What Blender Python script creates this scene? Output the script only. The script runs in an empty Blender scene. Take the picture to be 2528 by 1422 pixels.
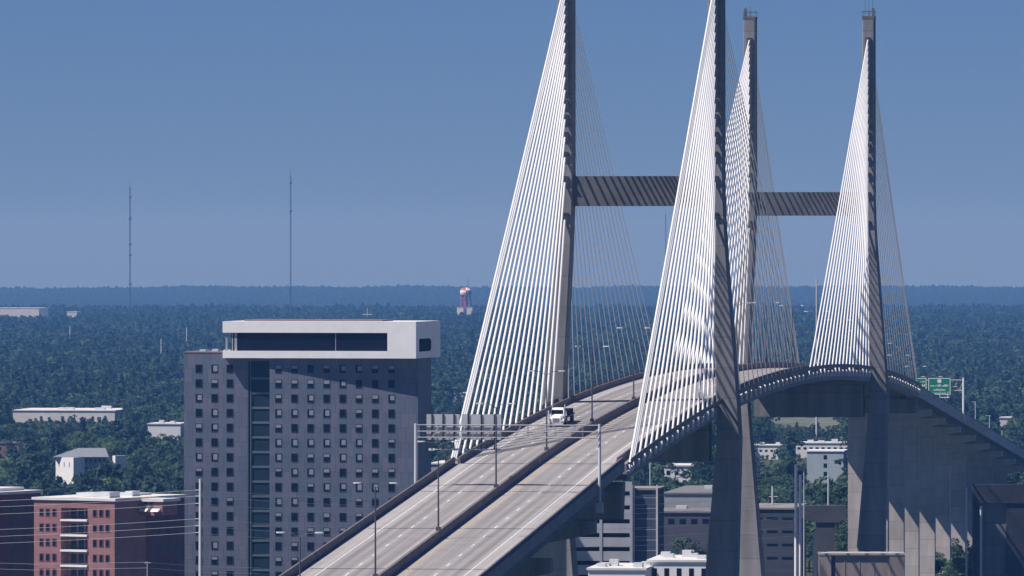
import bpy, math, random
import numpy as np
from mathutils import Vector, Matrix

random.seed(7)
rng = np.random.default_rng(11)
R = math.radians
scene = bpy.context.scene
C = scene.collection

# ------------------------------------------------------------------ camera, sky, sun, exposure
CAM_H = 83.0          # eye height above the river, metres
F = 18570.0           # focal length in pixels of the 2528 px wide photograph
EYE = 621.0           # row of the level line of sight
ER = 6.06e6           # radius of the earth: far ground drops away

cam_d = bpy.data.cameras.new('camera')
cam = bpy.data.objects.new('camera', cam_d)
C.objects.link(cam)
cam.location = (0, 0, CAM_H)
cam.rotation_euler = (R(90), 0, 0)
cam_d.sensor_width = 36.0
cam_d.lens = F / 2528.0 * 36.0
cam_d.shift_y = -(711.0 - EYE) / 2528.0
cam_d.clip_start = 1.0
cam_d.clip_end = 120000.0
scene.camera = cam

TH = R(7.0)                                   # heading of the bridge, to the right of the view
AX = Vector((math.sin(TH), math.cos(TH), 0))  # along the bridge, away
RX = Vector((math.cos(TH), -math.sin(TH), 0)) # across the bridge, to the right
SUN = (RX * -0.53 + AX * -0.275 + Vector((0, 0, 0.80))).normalized()

world = bpy.data.worlds.new('World')
scene.world = world
world.use_nodes = True
wn = world.node_tree
wn.nodes.clear()
sky = wn.nodes.new('ShaderNodeTexSky')
sky.sky_type = 'NISHITA'
sky.sun_disc = False
sky.sun_elevation = math.asin(SUN.z)
sky.sun_rotation = math.atan2(SUN.x, SUN.y)
sky.altitude = 2000
sky.air_density = 1.0
sky.dust_density = 0.0
sky.ozone_density = 4.0
tint = wn.nodes.new('ShaderNodeMix'); tint.data_type = 'RGBA'; tint.blend_type = 'MULTIPLY'
tint.inputs['Factor'].default_value = 1.0
tint.inputs['B'].default_value = (0.195, 0.285, 0.545, 1)
bg = wn.nodes.new('ShaderNodeBackground'); bg.inputs['Strength'].default_value = 0.10
wo = wn.nodes.new('ShaderNodeOutputWorld')
wn.links.new(sky.outputs[0], tint.inputs['A'])
wn.links.new(tint.outputs['Result'], bg.inputs['Color'])
wn.links.new(bg.outputs[0], wo.inputs[0])

sun_d = bpy.data.lights.new('sun', 'SUN')
sun_d.energy = 5.0
sun_d.angle = R(0.5)
sun_d.color = (1.0, 0.955, 0.915)
sun = bpy.data.objects.new('sun', sun_d)
C.objects.link(sun)
sun.location = SUN * 3000
sun.rotation_euler = SUN.to_track_quat('Z', 'Y').to_euler()

scene.view_settings.view_transform = 'Standard'
scene.view_settings.look = 'None'
scene.view_settings.exposure = 0.12
scene.view_settings.gamma = 1.0
scene.cycles.use_denoising = True
scene.cycles.max_bounces = 6
scene.cycles.volume_bounces = 0
scene.cycles.volume_step_rate = 10.0


def gz(d):                                    # ground height at distance d
    return -d * d / (2 * ER)


def P(px, py, d):                             # a photo pixel at distance d as a point of the place
    return Vector(((px - 1264.0) / F * d, d, CAM_H - (py - EYE) / F * d))


# ------------------------------------------------------------------ materials
MATS = {}


def mat(name, col, rough=0.8, var=0.12, scale=0.3, metal=0.0, streak=None, spec=0.3, lift=0.0, bump=0.0):
    """diffuse-ish surface with large soft patches, finer grain and, if asked, stretched streaks"""
    if name in MATS:
        return MATS[name]
    m = bpy.data.materials.new(name); m.use_nodes = True
    nt = m.node_tree; N = nt.nodes; L = nt.links
    b = N['Principled BSDF']
    b.inputs['Roughness'].default_value = rough
    b.inputs['Metallic'].default_value = metal
    b.inputs['Specular IOR Level'].default_value = spec
    tc = N.new('ShaderNodeTexCoord')
    mp = N.new('ShaderNodeMapping')
    if streak:
        mp.inputs['Scale'].default_value = streak
    L.new(tc.outputs['Object'], mp.inputs['Vector'])
    n1 = N.new('ShaderNodeTexNoise'); n1.inputs['Scale'].default_value = scale
    n1.inputs['Detail'].default_value = 5; n1.inputs['Roughness'].default_value = 0.65
    L.new(mp.outputs[0], n1.inputs['Vector'])
    mr = N.new('ShaderNodeMapRange')
    mr.inputs['From Min'].default_value = 0.3; mr.inputs['From Max'].default_value = 0.7
    mr.inputs['To Min'].default_value = 1 - var; mr.inputs['To Max'].default_value = 1 + var
    L.new(n1.outputs['Fac'], mr.inputs['Value'])
    mx = N.new('ShaderNodeMix'); mx.data_type = 'RGBA'; mx.blend_type = 'MULTIPLY'
    mx.inputs['Factor'].default_value = 1
    mx.inputs['A'].default_value = (*col, 1)
    L.new(mr.outputs[0], mx.inputs['B'])
    res = mx.outputs['Result']
    if lift:                                   # pour joints: a thin dark line and a change of tone at every lift
        sp = N.new('ShaderNodeSeparateXYZ'); L.new(tc.outputs['Object'], sp.inputs[0])
        dv = N.new('ShaderNodeMath'); dv.operation = 'DIVIDE'; dv.inputs[1].default_value = lift; L.new(sp.outputs['Z'], dv.inputs[0])
        fr = N.new('ShaderNodeMath'); fr.operation = 'FRACT'; L.new(dv.outputs[0], fr.inputs[0])
        lt = N.new('ShaderNodeMath'); lt.operation = 'LESS_THAN'; lt.inputs[1].default_value = 0.045; L.new(fr.outputs[0], lt.inputs[0])
        flo = N.new('ShaderNodeMath'); flo.operation = 'FLOOR'; L.new(dv.outputs[0], flo.inputs[0])
        wn_ = N.new('ShaderNodeTexWhiteNoise'); wn_.noise_dimensions = '1D'; L.new(flo.outputs[0], wn_.inputs['W'])
        t1 = N.new('ShaderNodeMapRange'); t1.inputs['To Min'].default_value = 0.90; t1.inputs['To Max'].default_value = 1.08; L.new(wn_.outputs['Value'], t1.inputs['Value'])
        t2 = N.new('ShaderNodeMath'); t2.operation = 'MULTIPLY_ADD'; t2.inputs[1].default_value = -0.22; L.new(lt.outputs[0], t2.inputs[0]); L.new(t1.outputs[0], t2.inputs[2])
        m2 = N.new('ShaderNodeMix'); m2.data_type = 'RGBA'; m2.blend_type = 'MULTIPLY'; m2.inputs['Factor'].default_value = 1
        L.new(res, m2.inputs['A']); L.new(t2.outputs[0], m2.inputs['B']); res = m2.outputs['Result']
    L.new(res, b.inputs['Base Color'])
    if bump:
        bp = N.new('ShaderNodeBump'); bp.inputs['Strength'].default_value = bump
        L.new(n1.outputs['Fac'], bp.inputs['Height']); L.new(bp.outputs[0], b.inputs['Normal'])
    MATS[name] = m
    return m


def glass_mat(name, col, rough=0.08):
    m = bpy.data.materials.new(name); m.use_nodes = True
    b = m.node_tree.nodes['Principled BSDF']
    b.inputs['Base Color'].default_value = (*col, 1)
    b.inputs['Roughness'].default_value = rough
    b.inputs['Specular IOR Level'].default_value = 0.07
    MATS[name] = m
    return m


def facade_mat(name, c1, c2, mortar, bw, bh, rot, var=0.1):
    """panel or brick cladding laid out in metres on a wall that is turned by rot"""
    m = bpy.data.materials.new(name); m.use_nodes = True
    nt = m.node_tree; N = nt.nodes; L = nt.links
    b = N['Principled BSDF']; b.inputs['Roughness'].default_value = 0.75
    b.inputs['Specular IOR Level'].default_value = 0.25
    tc = N.new('ShaderNodeTexCoord'); mp = N.new('ShaderNodeMapping')
    mp.inputs['Rotation'].default_value = (0, 0, rot)
    L.new(tc.outputs['Object'], mp.inputs['Vector'])
    sp = N.new('ShaderNodeSeparateXYZ'); L.new(mp.outputs[0], sp.inputs[0])
    ad = N.new('ShaderNodeMath'); ad.operation = 'ADD'
    L.new(sp.outputs['X'], ad.inputs[0]); L.new(sp.outputs['Y'], ad.inputs[1])
    cb = N.new('ShaderNodeCombineXYZ'); L.new(ad.outputs[0], cb.inputs['X']); L.new(sp.outputs['Z'], cb.inputs['Y'])
    br = N.new('ShaderNodeTexBrick')
    br.inputs['Color1'].default_value = (*c1, 1); br.inputs['Color2'].default_value = (*c2, 1)
    br.inputs['Mortar'].default_value = (*mortar, 1); br.inputs['Scale'].default_value = 1
    br.inputs['Brick Width'].default_value = bw; br.inputs['Row Height'].default_value = bh
    br.inputs['Mortar Size'].default_value = 0.05; br.offset = 0.37
    L.new(cb.outputs[0], br.inputs['Vector'])
    n = N.new('ShaderNodeTexNoise'); n.inputs['Scale'].default_value = 0.25; n.inputs['Detail'].default_value = 6
    L.new(tc.outputs['Object'], n.inputs['Vector'])
    mr = N.new('ShaderNodeMapRange'); mr.inputs['To Min'].default_value = 1 - 2 * var; mr.inputs['To Max'].default_value = 1 + 2 * var
    L.new(n.outputs['Fac'], mr.inputs['Value'])
    mx = N.new('ShaderNodeMix'); mx.data_type = 'RGBA'; mx.blend_type = 'MULTIPLY'; mx.inputs['Factor'].default_value = 1
    L.new(br.outputs['Color'], mx.inputs['A']); L.new(mr.outputs[0], mx.inputs['B'])
    L.new(mx.outputs['Result'], b.inputs['Base Color'])
    MATS[name] = m
    return m


def leaf_mat(name, dark, light, scale=0.12, trans=0.35):
    m = bpy.data.materials.new(name); m.use_nodes = True
    nt = m.node_tree; N = nt.nodes; L = nt.links
    b = N['Principled BSDF']; b.inputs['Roughness'].default_value = 0.7
    b.inputs['Specular IOR Level'].default_value = 0.2
    ge = N.new('ShaderNodeNewGeometry')
    n = N.new('ShaderNodeTexNoise'); n.inputs['Scale'].default_value = scale; n.inputs['Detail'].default_value = 3
    L.new(ge.outputs['Position'], n.inputs['Vector'])
    oi = N.new('ShaderNodeObjectInfo')
    a1 = N.new('ShaderNodeMath'); a1.operation = 'MULTIPLY_ADD'; a1.inputs[1].default_value = 0.40; a1.inputs[2].default_value = -0.20
    L.new(oi.outputs['Random'], a1.inputs[0])
    a2 = N.new('ShaderNodeMath'); a2.operation = 'ADD'
    L.new(n.outputs['Fac'], a2.inputs[0]); L.new(a1.outputs[0], a2.inputs[1])
    n3 = N.new('ShaderNodeTexNoise'); n3.inputs['Scale'].default_value = 0.0075; n3.inputs['Detail'].default_value = 2
    L.new(ge.outputs['Position'], n3.inputs['Vector'])
    a3 = N.new('ShaderNodeMath'); a3.operation = 'MULTIPLY_ADD'; a3.inputs[1].default_value = 0.9; a3.inputs[2].default_value = -0.45
    L.new(n3.outputs['Fac'], a3.inputs[0])
    a4 = N.new('ShaderNodeMath'); a4.operation = 'ADD'; L.new(a2.outputs[0], a4.inputs[0]); L.new(a3.outputs[0], a4.inputs[1])
    cr = N.new('ShaderNodeValToRGB')
    cr.color_ramp.elements[0].position = 0.28; cr.color_ramp.elements[0].color = (*dark, 1)
    cr.color_ramp.elements[1].position = 0.74; cr.color_ramp.elements[1].color = (*light, 1)
    L.new(a4.outputs[0], cr.inputs[0])
    L.new(cr.outputs[0], b.inputs['Base Color'])
    tr = N.new('ShaderNodeBsdfTranslucent'); L.new(cr.outputs[0], tr.inputs['Color'])
    ms = N.new('ShaderNodeMixShader'); ms.inputs[0].default_value = trans
    L.new(b.outputs[0], ms.inputs[1]); L.new(tr.outputs[0], ms.inputs[2])
    L.new(ms.outputs[0], N['Material Output'].inputs['Surface'])
    MATS[name] = m
    return m


CONC = mat('weathered_concrete', (0.225, 0.220, 0.226), 0.85, 0.36, 0.35, streak=(1, 1, 0.10), lift=5.0)
CONC_D = mat('deck_concrete', (0.27, 0.26, 0.26), 0.85, 0.2, 0.2)
LOWC = mat('lower_leg_concrete', (0.285, 0.272, 0.275), 0.85, 0.3, 0.3, streak=(1, 1, 0.12), lift=5.0)
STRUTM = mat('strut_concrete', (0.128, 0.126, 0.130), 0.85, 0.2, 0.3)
PIER = mat('pier_concrete', (0.50, 0.465, 0.45), 0.85, 0.2, 0.3, streak=(1, 1, 0.25), lift=4.2)
BARR = mat('barrier_concrete', (0.17, 0.15, 0.155), 0.85, 0.25, 0.5)
CABLE = mat('white_cable_pipe', (0.82, 0.82, 0.82), 0.45, 0.04, 0.2)
STEEL = mat('galvanised_steel', (0.42, 0.44, 0.47), 0.5, 0.08, 0.6, metal=0.3)
PALE = mat('pale_steel', (0.62, 0.64, 0.66), 0.5, 0.06, 0.4)
DARKM = mat('dark_metal', (0.035, 0.035, 0.04), 0.5, 0.2, 0.6)
WHITE = mat('white_paint', (0.87, 0.87, 0.87), 0.5, 0.05, 0.3)
WROOF = mat('white_roof', (0.74, 0.73, 0.71), 0.7, 0.12, 0.25)
GREYP = mat('grey_paint', (0.36, 0.37, 0.39), 0.6, 0.1, 0.4)
BLACK = mat('black_rubber', (0.012, 0.013, 0.017), 0.9, 0.2, 2, spec=0.03)
GREEN = mat('sign_green', (0.005, 0.20, 0.125), 0.5, 0.08, 0.6)
LEGEND = mat('sign_white', (0.75, 0.80, 0.78), 0.5, 0.04, 0.6)
GLASS = glass_mat('dark_window_glass', (0.008, 0.011, 0.022))
GLASSB = glass_mat('blue_curtain_glass', (0.022, 0.04, 0.055), 0.1)
BLIND = mat('window_blind', (0.27, 0.30, 0.34), 0.7, 0.1, 2)
FRAME = mat('window_frame_metal', (0.05, 0.055, 0.07), 0.5, 0.1, 1)
HOTELW = facade_mat('hotel_panels', (0.108, 0.144, 0.196), (0.160, 0.163, 0.215), (0.09, 0.108, 0.155), 1.55, 2.91, TH, 0.12)
HOTELP = mat('hotel_parapet', (0.22, 0.17, 0.17), 0.8, 0.1, 0.4)
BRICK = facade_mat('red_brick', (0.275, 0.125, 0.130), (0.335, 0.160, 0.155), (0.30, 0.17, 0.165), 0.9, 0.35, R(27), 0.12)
BRICKD = mat('shade_brown_brick', (0.15, 0.072, 0.085), 0.85, 0.15, 0.3)  # flank shade put into a darker brick, also used round windows
SHING = mat('grey_shingle', (0.22, 0.24, 0.27), 0.85, 0.12, 1.0)
BARK = mat('bark', (0.10, 0.085, 0.07), 0.9, 0.3, 1.0)
LEAF_A = leaf_mat('oak_leaves', (0.026, 0.054, 0.036), (0.078, 0.142, 0.074))
LEAF_B = leaf_mat('bright_leaves', (0.032, 0.068, 0.036), (0.105, 0.178, 0.072))
LEAF_C = leaf_mat('pine_needles', (0.020, 0.045, 0.036), (0.055, 0.105, 0.068))


# ------------------------------------------------------------------ builders
def tag(o, label=None, cat=None, group=None, kind=None):
    if label: o['label'] = label
    if cat: o['category'] = cat
    if group: o['group'] = group
    if kind: o['kind'] = kind
    return o


WLOC = {}


def empty(name, loc, label, cat, group=None, rotz=0.0, kind=None):
    o = bpy.data.objects.new(name, None); C.objects.link(o)
    o.location = loc; o.rotation_euler = (0, 0, rotz)
    o.empty_display_size = 1
    WLOC[o.name] = Vector(loc)
    return tag(o, label, cat, group, kind)


class MB:
    """collects faces of one mesh object; points are world points unless built local"""
    def __init__(s):
        s.v = []; s.f = []; s.mi = []; s.m = 0

    def quad(s, *pts):
        i = len(s.v); s.v += [tuple(p) for p in pts]; s.f.append(tuple(range(i, i + len(pts)))); s.mi.append(s.m)

    def hexa(s, b, t):                         # bottom ring and top ring of n points
        n = len(b); i = len(s.v)
        s.v += [tuple(p) for p in b] + [tuple(p) for p in t]
        s.f.append(tuple(range(i + n - 1, i - 1, -1))); s.mi.append(s.m)
        s.f.append(tuple(range(i + n, i + 2 * n))); s.mi.append(s.m)
        for k in range(n):
            s.f.append((i + k, i + (k + 1) % n, i + n + (k + 1) % n, i + n + k)); s.mi.append(s.m)

    def box(s, x0, x1, y0, y1, z0, z1):
        s.hexa([(x0, y0, z0), (x1, y0, z0), (x1, y1, z0), (x0, y1, z0)],
               [(x0, y0, z1), (x1, y0, z1), (x1, y1, z1), (x0, y1, z1)])

    def obox(s, o, e1, e2, a0, a1, b0, b1, z0, z1):   # box in a turned plan frame
        q = lambda a, b, z: Vector((o[0], o[1], 0)) + e1 * a + e2 * b + Vector((0, 0, z))
        s.hexa([q(a0, b0, z0), q(a1, b0, z0), q(a1, b1, z0), q(a0, b1, z0)],
               [q(a0, b0, z1), q(a1, b0, z1), q(a1, b1, z1), q(a0, b1, z1)])

    def tube(s, pts, r, n=8, cap=True):
        pts = [Vector(p) for p in pts]
        rs = r if isinstance(r, (list, tuple)) else [r] * len(pts)
        rings = []
        for k, p in enumerate(pts):
            d = (pts[min(k + 1, len(pts) - 1)] - pts[max(k - 1, 0)]).normalized()
            u = d.cross(Vector((0, 0, 1)))
            if u.length < 1e-3: u = Vector((1, 0, 0))
            u.normalize(); w = d.cross(u)
            i = len(s.v)
            for j in range(n):
                a = 2 * math.pi * j / n
                s.v.append(tuple(p + (u * math.cos(a) + w * math.sin(a)) * rs[k]))
            rings.append(i)
        for a, b in zip(rings, rings[1:]):
            for j in range(n):
                s.f.append((a + j, a + (j + 1) % n, b + (j + 1) % n, b + j)); s.mi.append(s.m)
        if cap:
            s.f.append(tuple(rings[0] + j for j in range(n - 1, -1, -1))); s.mi.append(s.m)
            s.f.append(tuple(rings[-1] + j for j in range(n))); s.mi.append(s.m)

    def loft(s, rings, cap=True):
        n = len(rings[0]); idx = []
        for r in rings:
            idx.append(len(s.v)); s.v += [tuple(p) for p in r]
        for a, b in zip(idx, idx[1:]):
            for j in range(n):
                s.f.append((a + j, a + (j + 1) % n, b + (j + 1) % n, b + j)); s.mi.append(s.m)
        if cap:
            s.f.append(tuple(idx[0] + j for j in range(n - 1, -1, -1))); s.mi.append(s.m)
            s.f.append(tuple(idx[-1] + j for j in range(n))); s.mi.append(s.m)

    def build(s, name, mats, parent=None, local=False, smooth=False):
        if not isinstance(mats, (list, tuple)): mats = [mats]
        if local:
            org = Vector((0, 0, 0)); loc = org
        else:
            a = np.array(s.v)
            lo = a.min(0); hi = a.max(0)
            org = Vector(((lo[0] + hi[0]) / 2, (lo[1] + hi[1]) / 2, lo[2]))
            loc = org - (WLOC[parent.name] if parent is not None else Vector((0, 0, 0)))
        me = bpy.data.meshes.new(name)
        me.from_pydata([(x - org.x, y - org.y, z - org.z) for x, y, z in s.v], [], s.f)
        for m in mats: me.materials.append(m)
        if len(mats) > 1: me.polygons.foreach_set('material_index', s.mi)
        if smooth: me.polygons.foreach_set('use_smooth', [True] * len(s.f))
        me.update()
        o = bpy.data.objects.new(name, me); C.objects.link(o)
        o.location = loc
        WLOC[o.name] = org
        if parent is not None: o.parent = parent
        return o


def copy_tree(o, parent=None):
    c = o.copy(); C.objects.link(c)
    if parent is not None: c.parent = parent
    for ch in list(o.children): copy_tree(ch, c)
    return c


# ------------------------------------------------------------------ ground, river, far land
def polar_sheet(name, ds, half, nx, zf, material, kind='structure'):
    xs = np.linspace(-half, half, nx)
    v = []; f = []
    for d in ds:
        for t in xs:
            v.append((t * d if d > 400 else t * 400, d, zf(t * max(d, 400), d)))
    for i in range(len(ds) - 1):
        for j in range(nx - 1):
            a = i * nx + j
            f.append((a, a + 1, a + nx + 1, a + nx))
    me = bpy.data.meshes.new(name); me.from_pydata(v, [], f); me.materials.append(material)
    me.polygons.foreach_set('use_smooth', [True] * len(f)); me.update()
    o = bpy.data.objects.new(name, me); C.objects.link(o)
    tag(o, kind=kind)
    return o


GROUND = mat('low_ground', (0.052, 0.068, 0.036), 0.95, 0.4, 0.012)
polar_sheet('ground', np.r_[-300, 200, 1100, np.geomspace(1200, 42000, 70)], 0.45, 81, lambda x, d: gz(d) - 62 * min(1, max(0, (d - 10500) / 2000)), GROUND)
WATER = mat('river_water', (0.055, 0.065, 0.055), 0.12, 0.15, 0.01, spec=0.5)
rv = MB()
for k in range(24):
    x0 = -900 + k * 75; x1 = x0 + 75
    y = lambda x: 1330 + 0.10 * x
    rv.quad((x0, y(x0) - 75, 0.05 + gz(1300)), (x1, y(x1) - 75, 0.05 + gz(1300)), (x1, y(x1) + 150, 0.05 + gz(1300)), (x0, y(x0) + 150, 0.05 + gz(1300)))
tag(rv.build('river', WATER), kind='structure')

# ------------------------------------------------------------------ bridge geometry
C1 = Vector((21.3, 1238.0, 0))               # near tower on the bridge axis
SPAN = 335.0


def deck_z(s):
    def par(q): return CAM_H - 22.4 - 8.8e-5 * (q - 167.5) ** 2
    if s < -145: return par(-145) - 0.0615 * (-145 - s)
    if s > 480: return par(480) - 0.0595 * (s - 480)
    return par(s)


def BP(s, off, dz=0.0):
    p = C1 + AX * s + RX * off
    return Vector((p.x, p.y, deck_z(s) + dz))


def BZ(s, off, z):
    p = C1 + AX * s + RX * off
    return Vector((p.x, p.y, z))


def stations(a, b, step=8.0):
    n = max(2, int(round((b - a) / step)) + 1)
    return list(np.linspace(a, b, n))


def sweep(mb, s0, s1, prof, step=8.0):
    mb.loft([[BP(s, o, z) for o, z in prof] for s in stations(s0, s1, step)])


def barrier_prof(x, hgt=0.95, w=0.22):
    return [(x - w, 0.012), (x + w, 0.012), (x + w * 0.55, hgt), (x - w * 0.55, hgt)]


# ---- carriageway
ROADM = bpy.data.materials.new('worn_concrete_road'); ROADM.use_nodes = True
nt = ROADM.node_tree; N = nt.nodes; L = nt.links
pb = N['Principled BSDF']; pb.inputs['Roughness'].default_value = 0.85; pb.inputs['Specular IOR Level'].default_value = 0.25
at = N.new('ShaderNodeAttribute'); at.attribute_name = 'lane'
sx = N.new('ShaderNodeSeparateXYZ'); L.new(at.outputs['Vector'], sx.inputs[0])
n1 = N.new('ShaderNodeTexNoise'); n1.inputs['Scale'].default_value = 1.0; n1.inputs['Detail'].default_value = 6
mpn = N.new('ShaderNodeMapping'); mpn.inputs['Scale'].default_value = (1.3, 0.012, 1)
L.new(at.outputs['Vector'], mpn.inputs[0]); L.new(mpn.outputs[0], n1.inputs['Vector'])
n2 = N.new('ShaderNodeTexNoise'); n2.inputs['Scale'].default_value = 0.25; n2.inputs['Detail'].default_value = 8
L.new(at.outputs['Vector'], n2.inputs['Vector'])
# rubber left by tyres: darker within each lane
ab = N.new('ShaderNodeMath'); ab.operation = 'ABSOLUTE'; L.new(sx.outputs['X'], ab.inputs[0])
cr = N.new('ShaderNodeValToRGB')
md = N.new('ShaderNodeMath'); md.operation = 'DIVIDE'; md.inputs[1].default_value = 12.0; L.new(ab.outputs[0], md.inputs[0]); L.new(md.outputs[0], cr.inputs[0])
els = cr.color_ramp.elements
stops = [(0.0, 1.0), (0.15, 0.98), (0.22, 0.70), (0.30, 0.84), (0.37, 0.68), (0.46, 1.0), (0.53, 0.68), (0.61, 0.84), (0.68, 0.66), (0.78, 1.02), (1.0, 1.06)]
els[0].position = 0; els[0].color = (1, 1, 1, 1); els[1].position = 1.0; els[1].color = (1.06, 1.06, 1.06, 1)
for p_, v_ in stops[1:-1]:
    e = els.new(p_); e.color = (v_, v_, v_, 1)
mrr = N.new('ShaderNodeMapRange'); mrr.inputs['From Min'].default_value = 0.3; mrr.inputs['From Max'].default_value = 0.7
mrr.inputs['To Min'].default_value = 0.80; mrr.inputs['To Max'].default_value = 1.14
L.new(n1.outputs['Fac'], mrr.inputs['Value'])
mr2 = N.new('ShaderNodeMapRange'); mr2.inputs['To Min'].default_value = 0.85; mr2.inputs['To Max'].default_value = 1.15
L.new(n2.outputs['Fac'], mr2.inputs['Value'])
k1 = N.new('ShaderNodeMath'); k1.operation = 'MULTIPLY'; L.new(mrr.outputs[0], k1.inputs[0]); L.new(mr2.outputs[0], k1.inputs[1])
k2 = N.new('ShaderNodeMix'); k2.data_type = 'RGBA'; k2.blend_type = 'MULTIPLY'; k2.inputs['Factor'].default_value = 1
L.new(cr.outputs[0], k2.inputs['A']); L.new(k1.outputs[0], k2.inputs['B'])
k3 = N.new('ShaderNodeMix'); k3.data_type = 'RGBA'; k3.blend_type = 'MULTIPLY'; k3.inputs['Factor'].default_value = 1
k3.inputs['A'].default_value = (0.385, 0.366, 0.358, 1); L.new(k2.outputs['Result'], k3.inputs['B'])
L.new(k3.outputs['Result'], pb.inputs['Base Color'])

S_A, S_B = -520.0, 1000.0
sts = stations(S_A, S_B, 6.0)
offs = [-11.4, -8, -4, -0.4, 0.4, 4, 8, 11.4]
v = []; lane = []; f = []
for s in sts:
    for o in offs:
        v.append(tuple(BP(s, o, 0.02))); lane += [o, s, 0]
n = len(offs)
for i in range(len(sts) - 1):
    for j in range(n - 1):
        a = i * n + j; f.append((a, a + 1, a + n + 1, a + n))
me = bpy.data.meshes.new('road'); me.from_pydata(v, [], f); me.materials.append(ROADM)
ca = me.attributes.new('lane', 'FLOAT_VECTOR', 'POINT'); ca.data.foreach_set('vector', lane); me.update()
road = bpy.data.objects.new('road', me); C.objects.link(road); tag(road, kind='structure')

MARKW = mat('lane_paint_white', (0.72, 0.72, 0.70), 0.6, 0.25, 1.2)
MARKY = mat('lane_paint_yellow', (0.58, 0.40, 0.20), 0.6, 0.25, 1.2)
mk = MB()
for o in (-5.6, 5.6):
    s = S_A
    while s < S_B:
        mk.quad(BP(s, o - 0.11, 0.035), BP(s, o + 0.11, 0.035), BP(s + 3.2, o + 0.11, 0.035), BP(s + 3.2, o - 0.11, 0.035)); s += 12.2
for o, mi in ((-9.35, 0), (9.35, 0), (-1.5, 1), (1.5, 1)):
    mk.m = mi
    for a, b in zip(sts, sts[1:]):
        mk.quad(BP(a, o - 0.09, 0.035), BP(a, o + 0.09, 0.035), BP(b, o + 0.09, 0.035), BP(b, o - 0.09, 0.035))
mk.m = 2
for s in (-400, -346, -292, -240, -187.5, -143.7, 478.7, 530, 581, 640):
    mk.quad(BP(s - .22, -11.3, 0.032), BP(s - .22, 11.3, 0.032), BP(s + .22, 11.3, 0.032), BP(s + .22, -11.3, 0.032))
tag(mk.build('road_marking', [MARKW, MARKY, BLACK]), kind='structure')

# ---- cable stayed bridge: one thing
bridge = empty('cable_stayed_bridge', BZ(0, 0, gz(1238)), 'concrete cable-stayed bridge with two H-shaped towers and fans of white stay cables', 'bridge')
E0, E1 = -143.5, 478.5
db = MB()
sweep(db, E0, E1, [(-12.9, -0.35), (-12.9, 0.0), (12.9, 0.0), (12.9, -0.35)])
db.build('deck_slab', CONC_D, bridge)
for sg in (-1, 1):
    eb = MB()
    x0, x1 = (11.2, 12.95) if sg > 0 else (-12.95, -11.2)
    sweep(eb, E0, E1, [(x0, -2.3), (x0, -0.36), (x1, -0.36), (x1, -2.3)])
    g = eb.build('edge_girder', CONC_D, bridge)
    bb = MB(); sweep(bb, E0, E1, barrier_prof(11.62 * sg)); bb.build('barrier', BARR, bridge)
    # outer service rail on posts outside the cable plane
    rb = MB()
    sweep(rb, E0, E1, [(13.62 * sg - 0.06, 0.12), (13.62 * sg - 0.06, 0.82), (13.62 * sg + 0.06, 0.82), (13.62 * sg + 0.06, 0.12)])
    for s in stations(E0 + 2, E1 - 2, 12.0):
        xs2 = sorted((12.9 * sg, 13.68 * sg))
        rb.hexa([BP(s - .1, xs2[0], -.3), BP(s + .1, xs2[0], -.3), BP(s + .1, xs2[1], -.3), BP(s - .1, xs2[1], -.3)],
                [BP(s - .1, xs2[0], .13), BP(s + .1, xs2[0], .13), BP(s + .1, xs2[1], .13), BP(s - .1, xs2[1], .13)])
    rb.build('service_rail', DARKM, bridge)
mb_ = MB(); sweep(mb_, E0, E1, [(-0.36, 0.03), (0.36, 0.03), (0.2, 1.15), (-0.2, 1.15)]); mb_.build('median_barrier', BARR, bridge)
fb = MB()
for s in stations(E0 + 4, E1 - 4, 8.9):      # floor beams under the slab
    fb.hexa([BP(s - .25, -11.15, -1.9), BP(s + .25, -11.15, -1.9), BP(s + .25, 11.15, -1.9), BP(s - .25, 11.15, -1.9)],
            [BP(s - .25, -11.15, -0.36), BP(s + .25, -11.15, -0.36), BP(s + .25, 11.15, -0.36), BP(s - .25, 11.15, -0.36)])
tag(fb.build('floor_beam', CONC_D, bridge), kind='stuff')

ANCH = [-43, -25, -7, 12, 33, 55, 78, 102, 128, 156, 186, 217, 251, 288, 331, 380, 440, 530]
LEG_OFF = 12.35                               # cable plane
ZT = CAM_H + 48.7                             # tower top
ZSTRUT0, ZSTRUT1 = CAM_H + 7.5, CAM_H + 12.4


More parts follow.
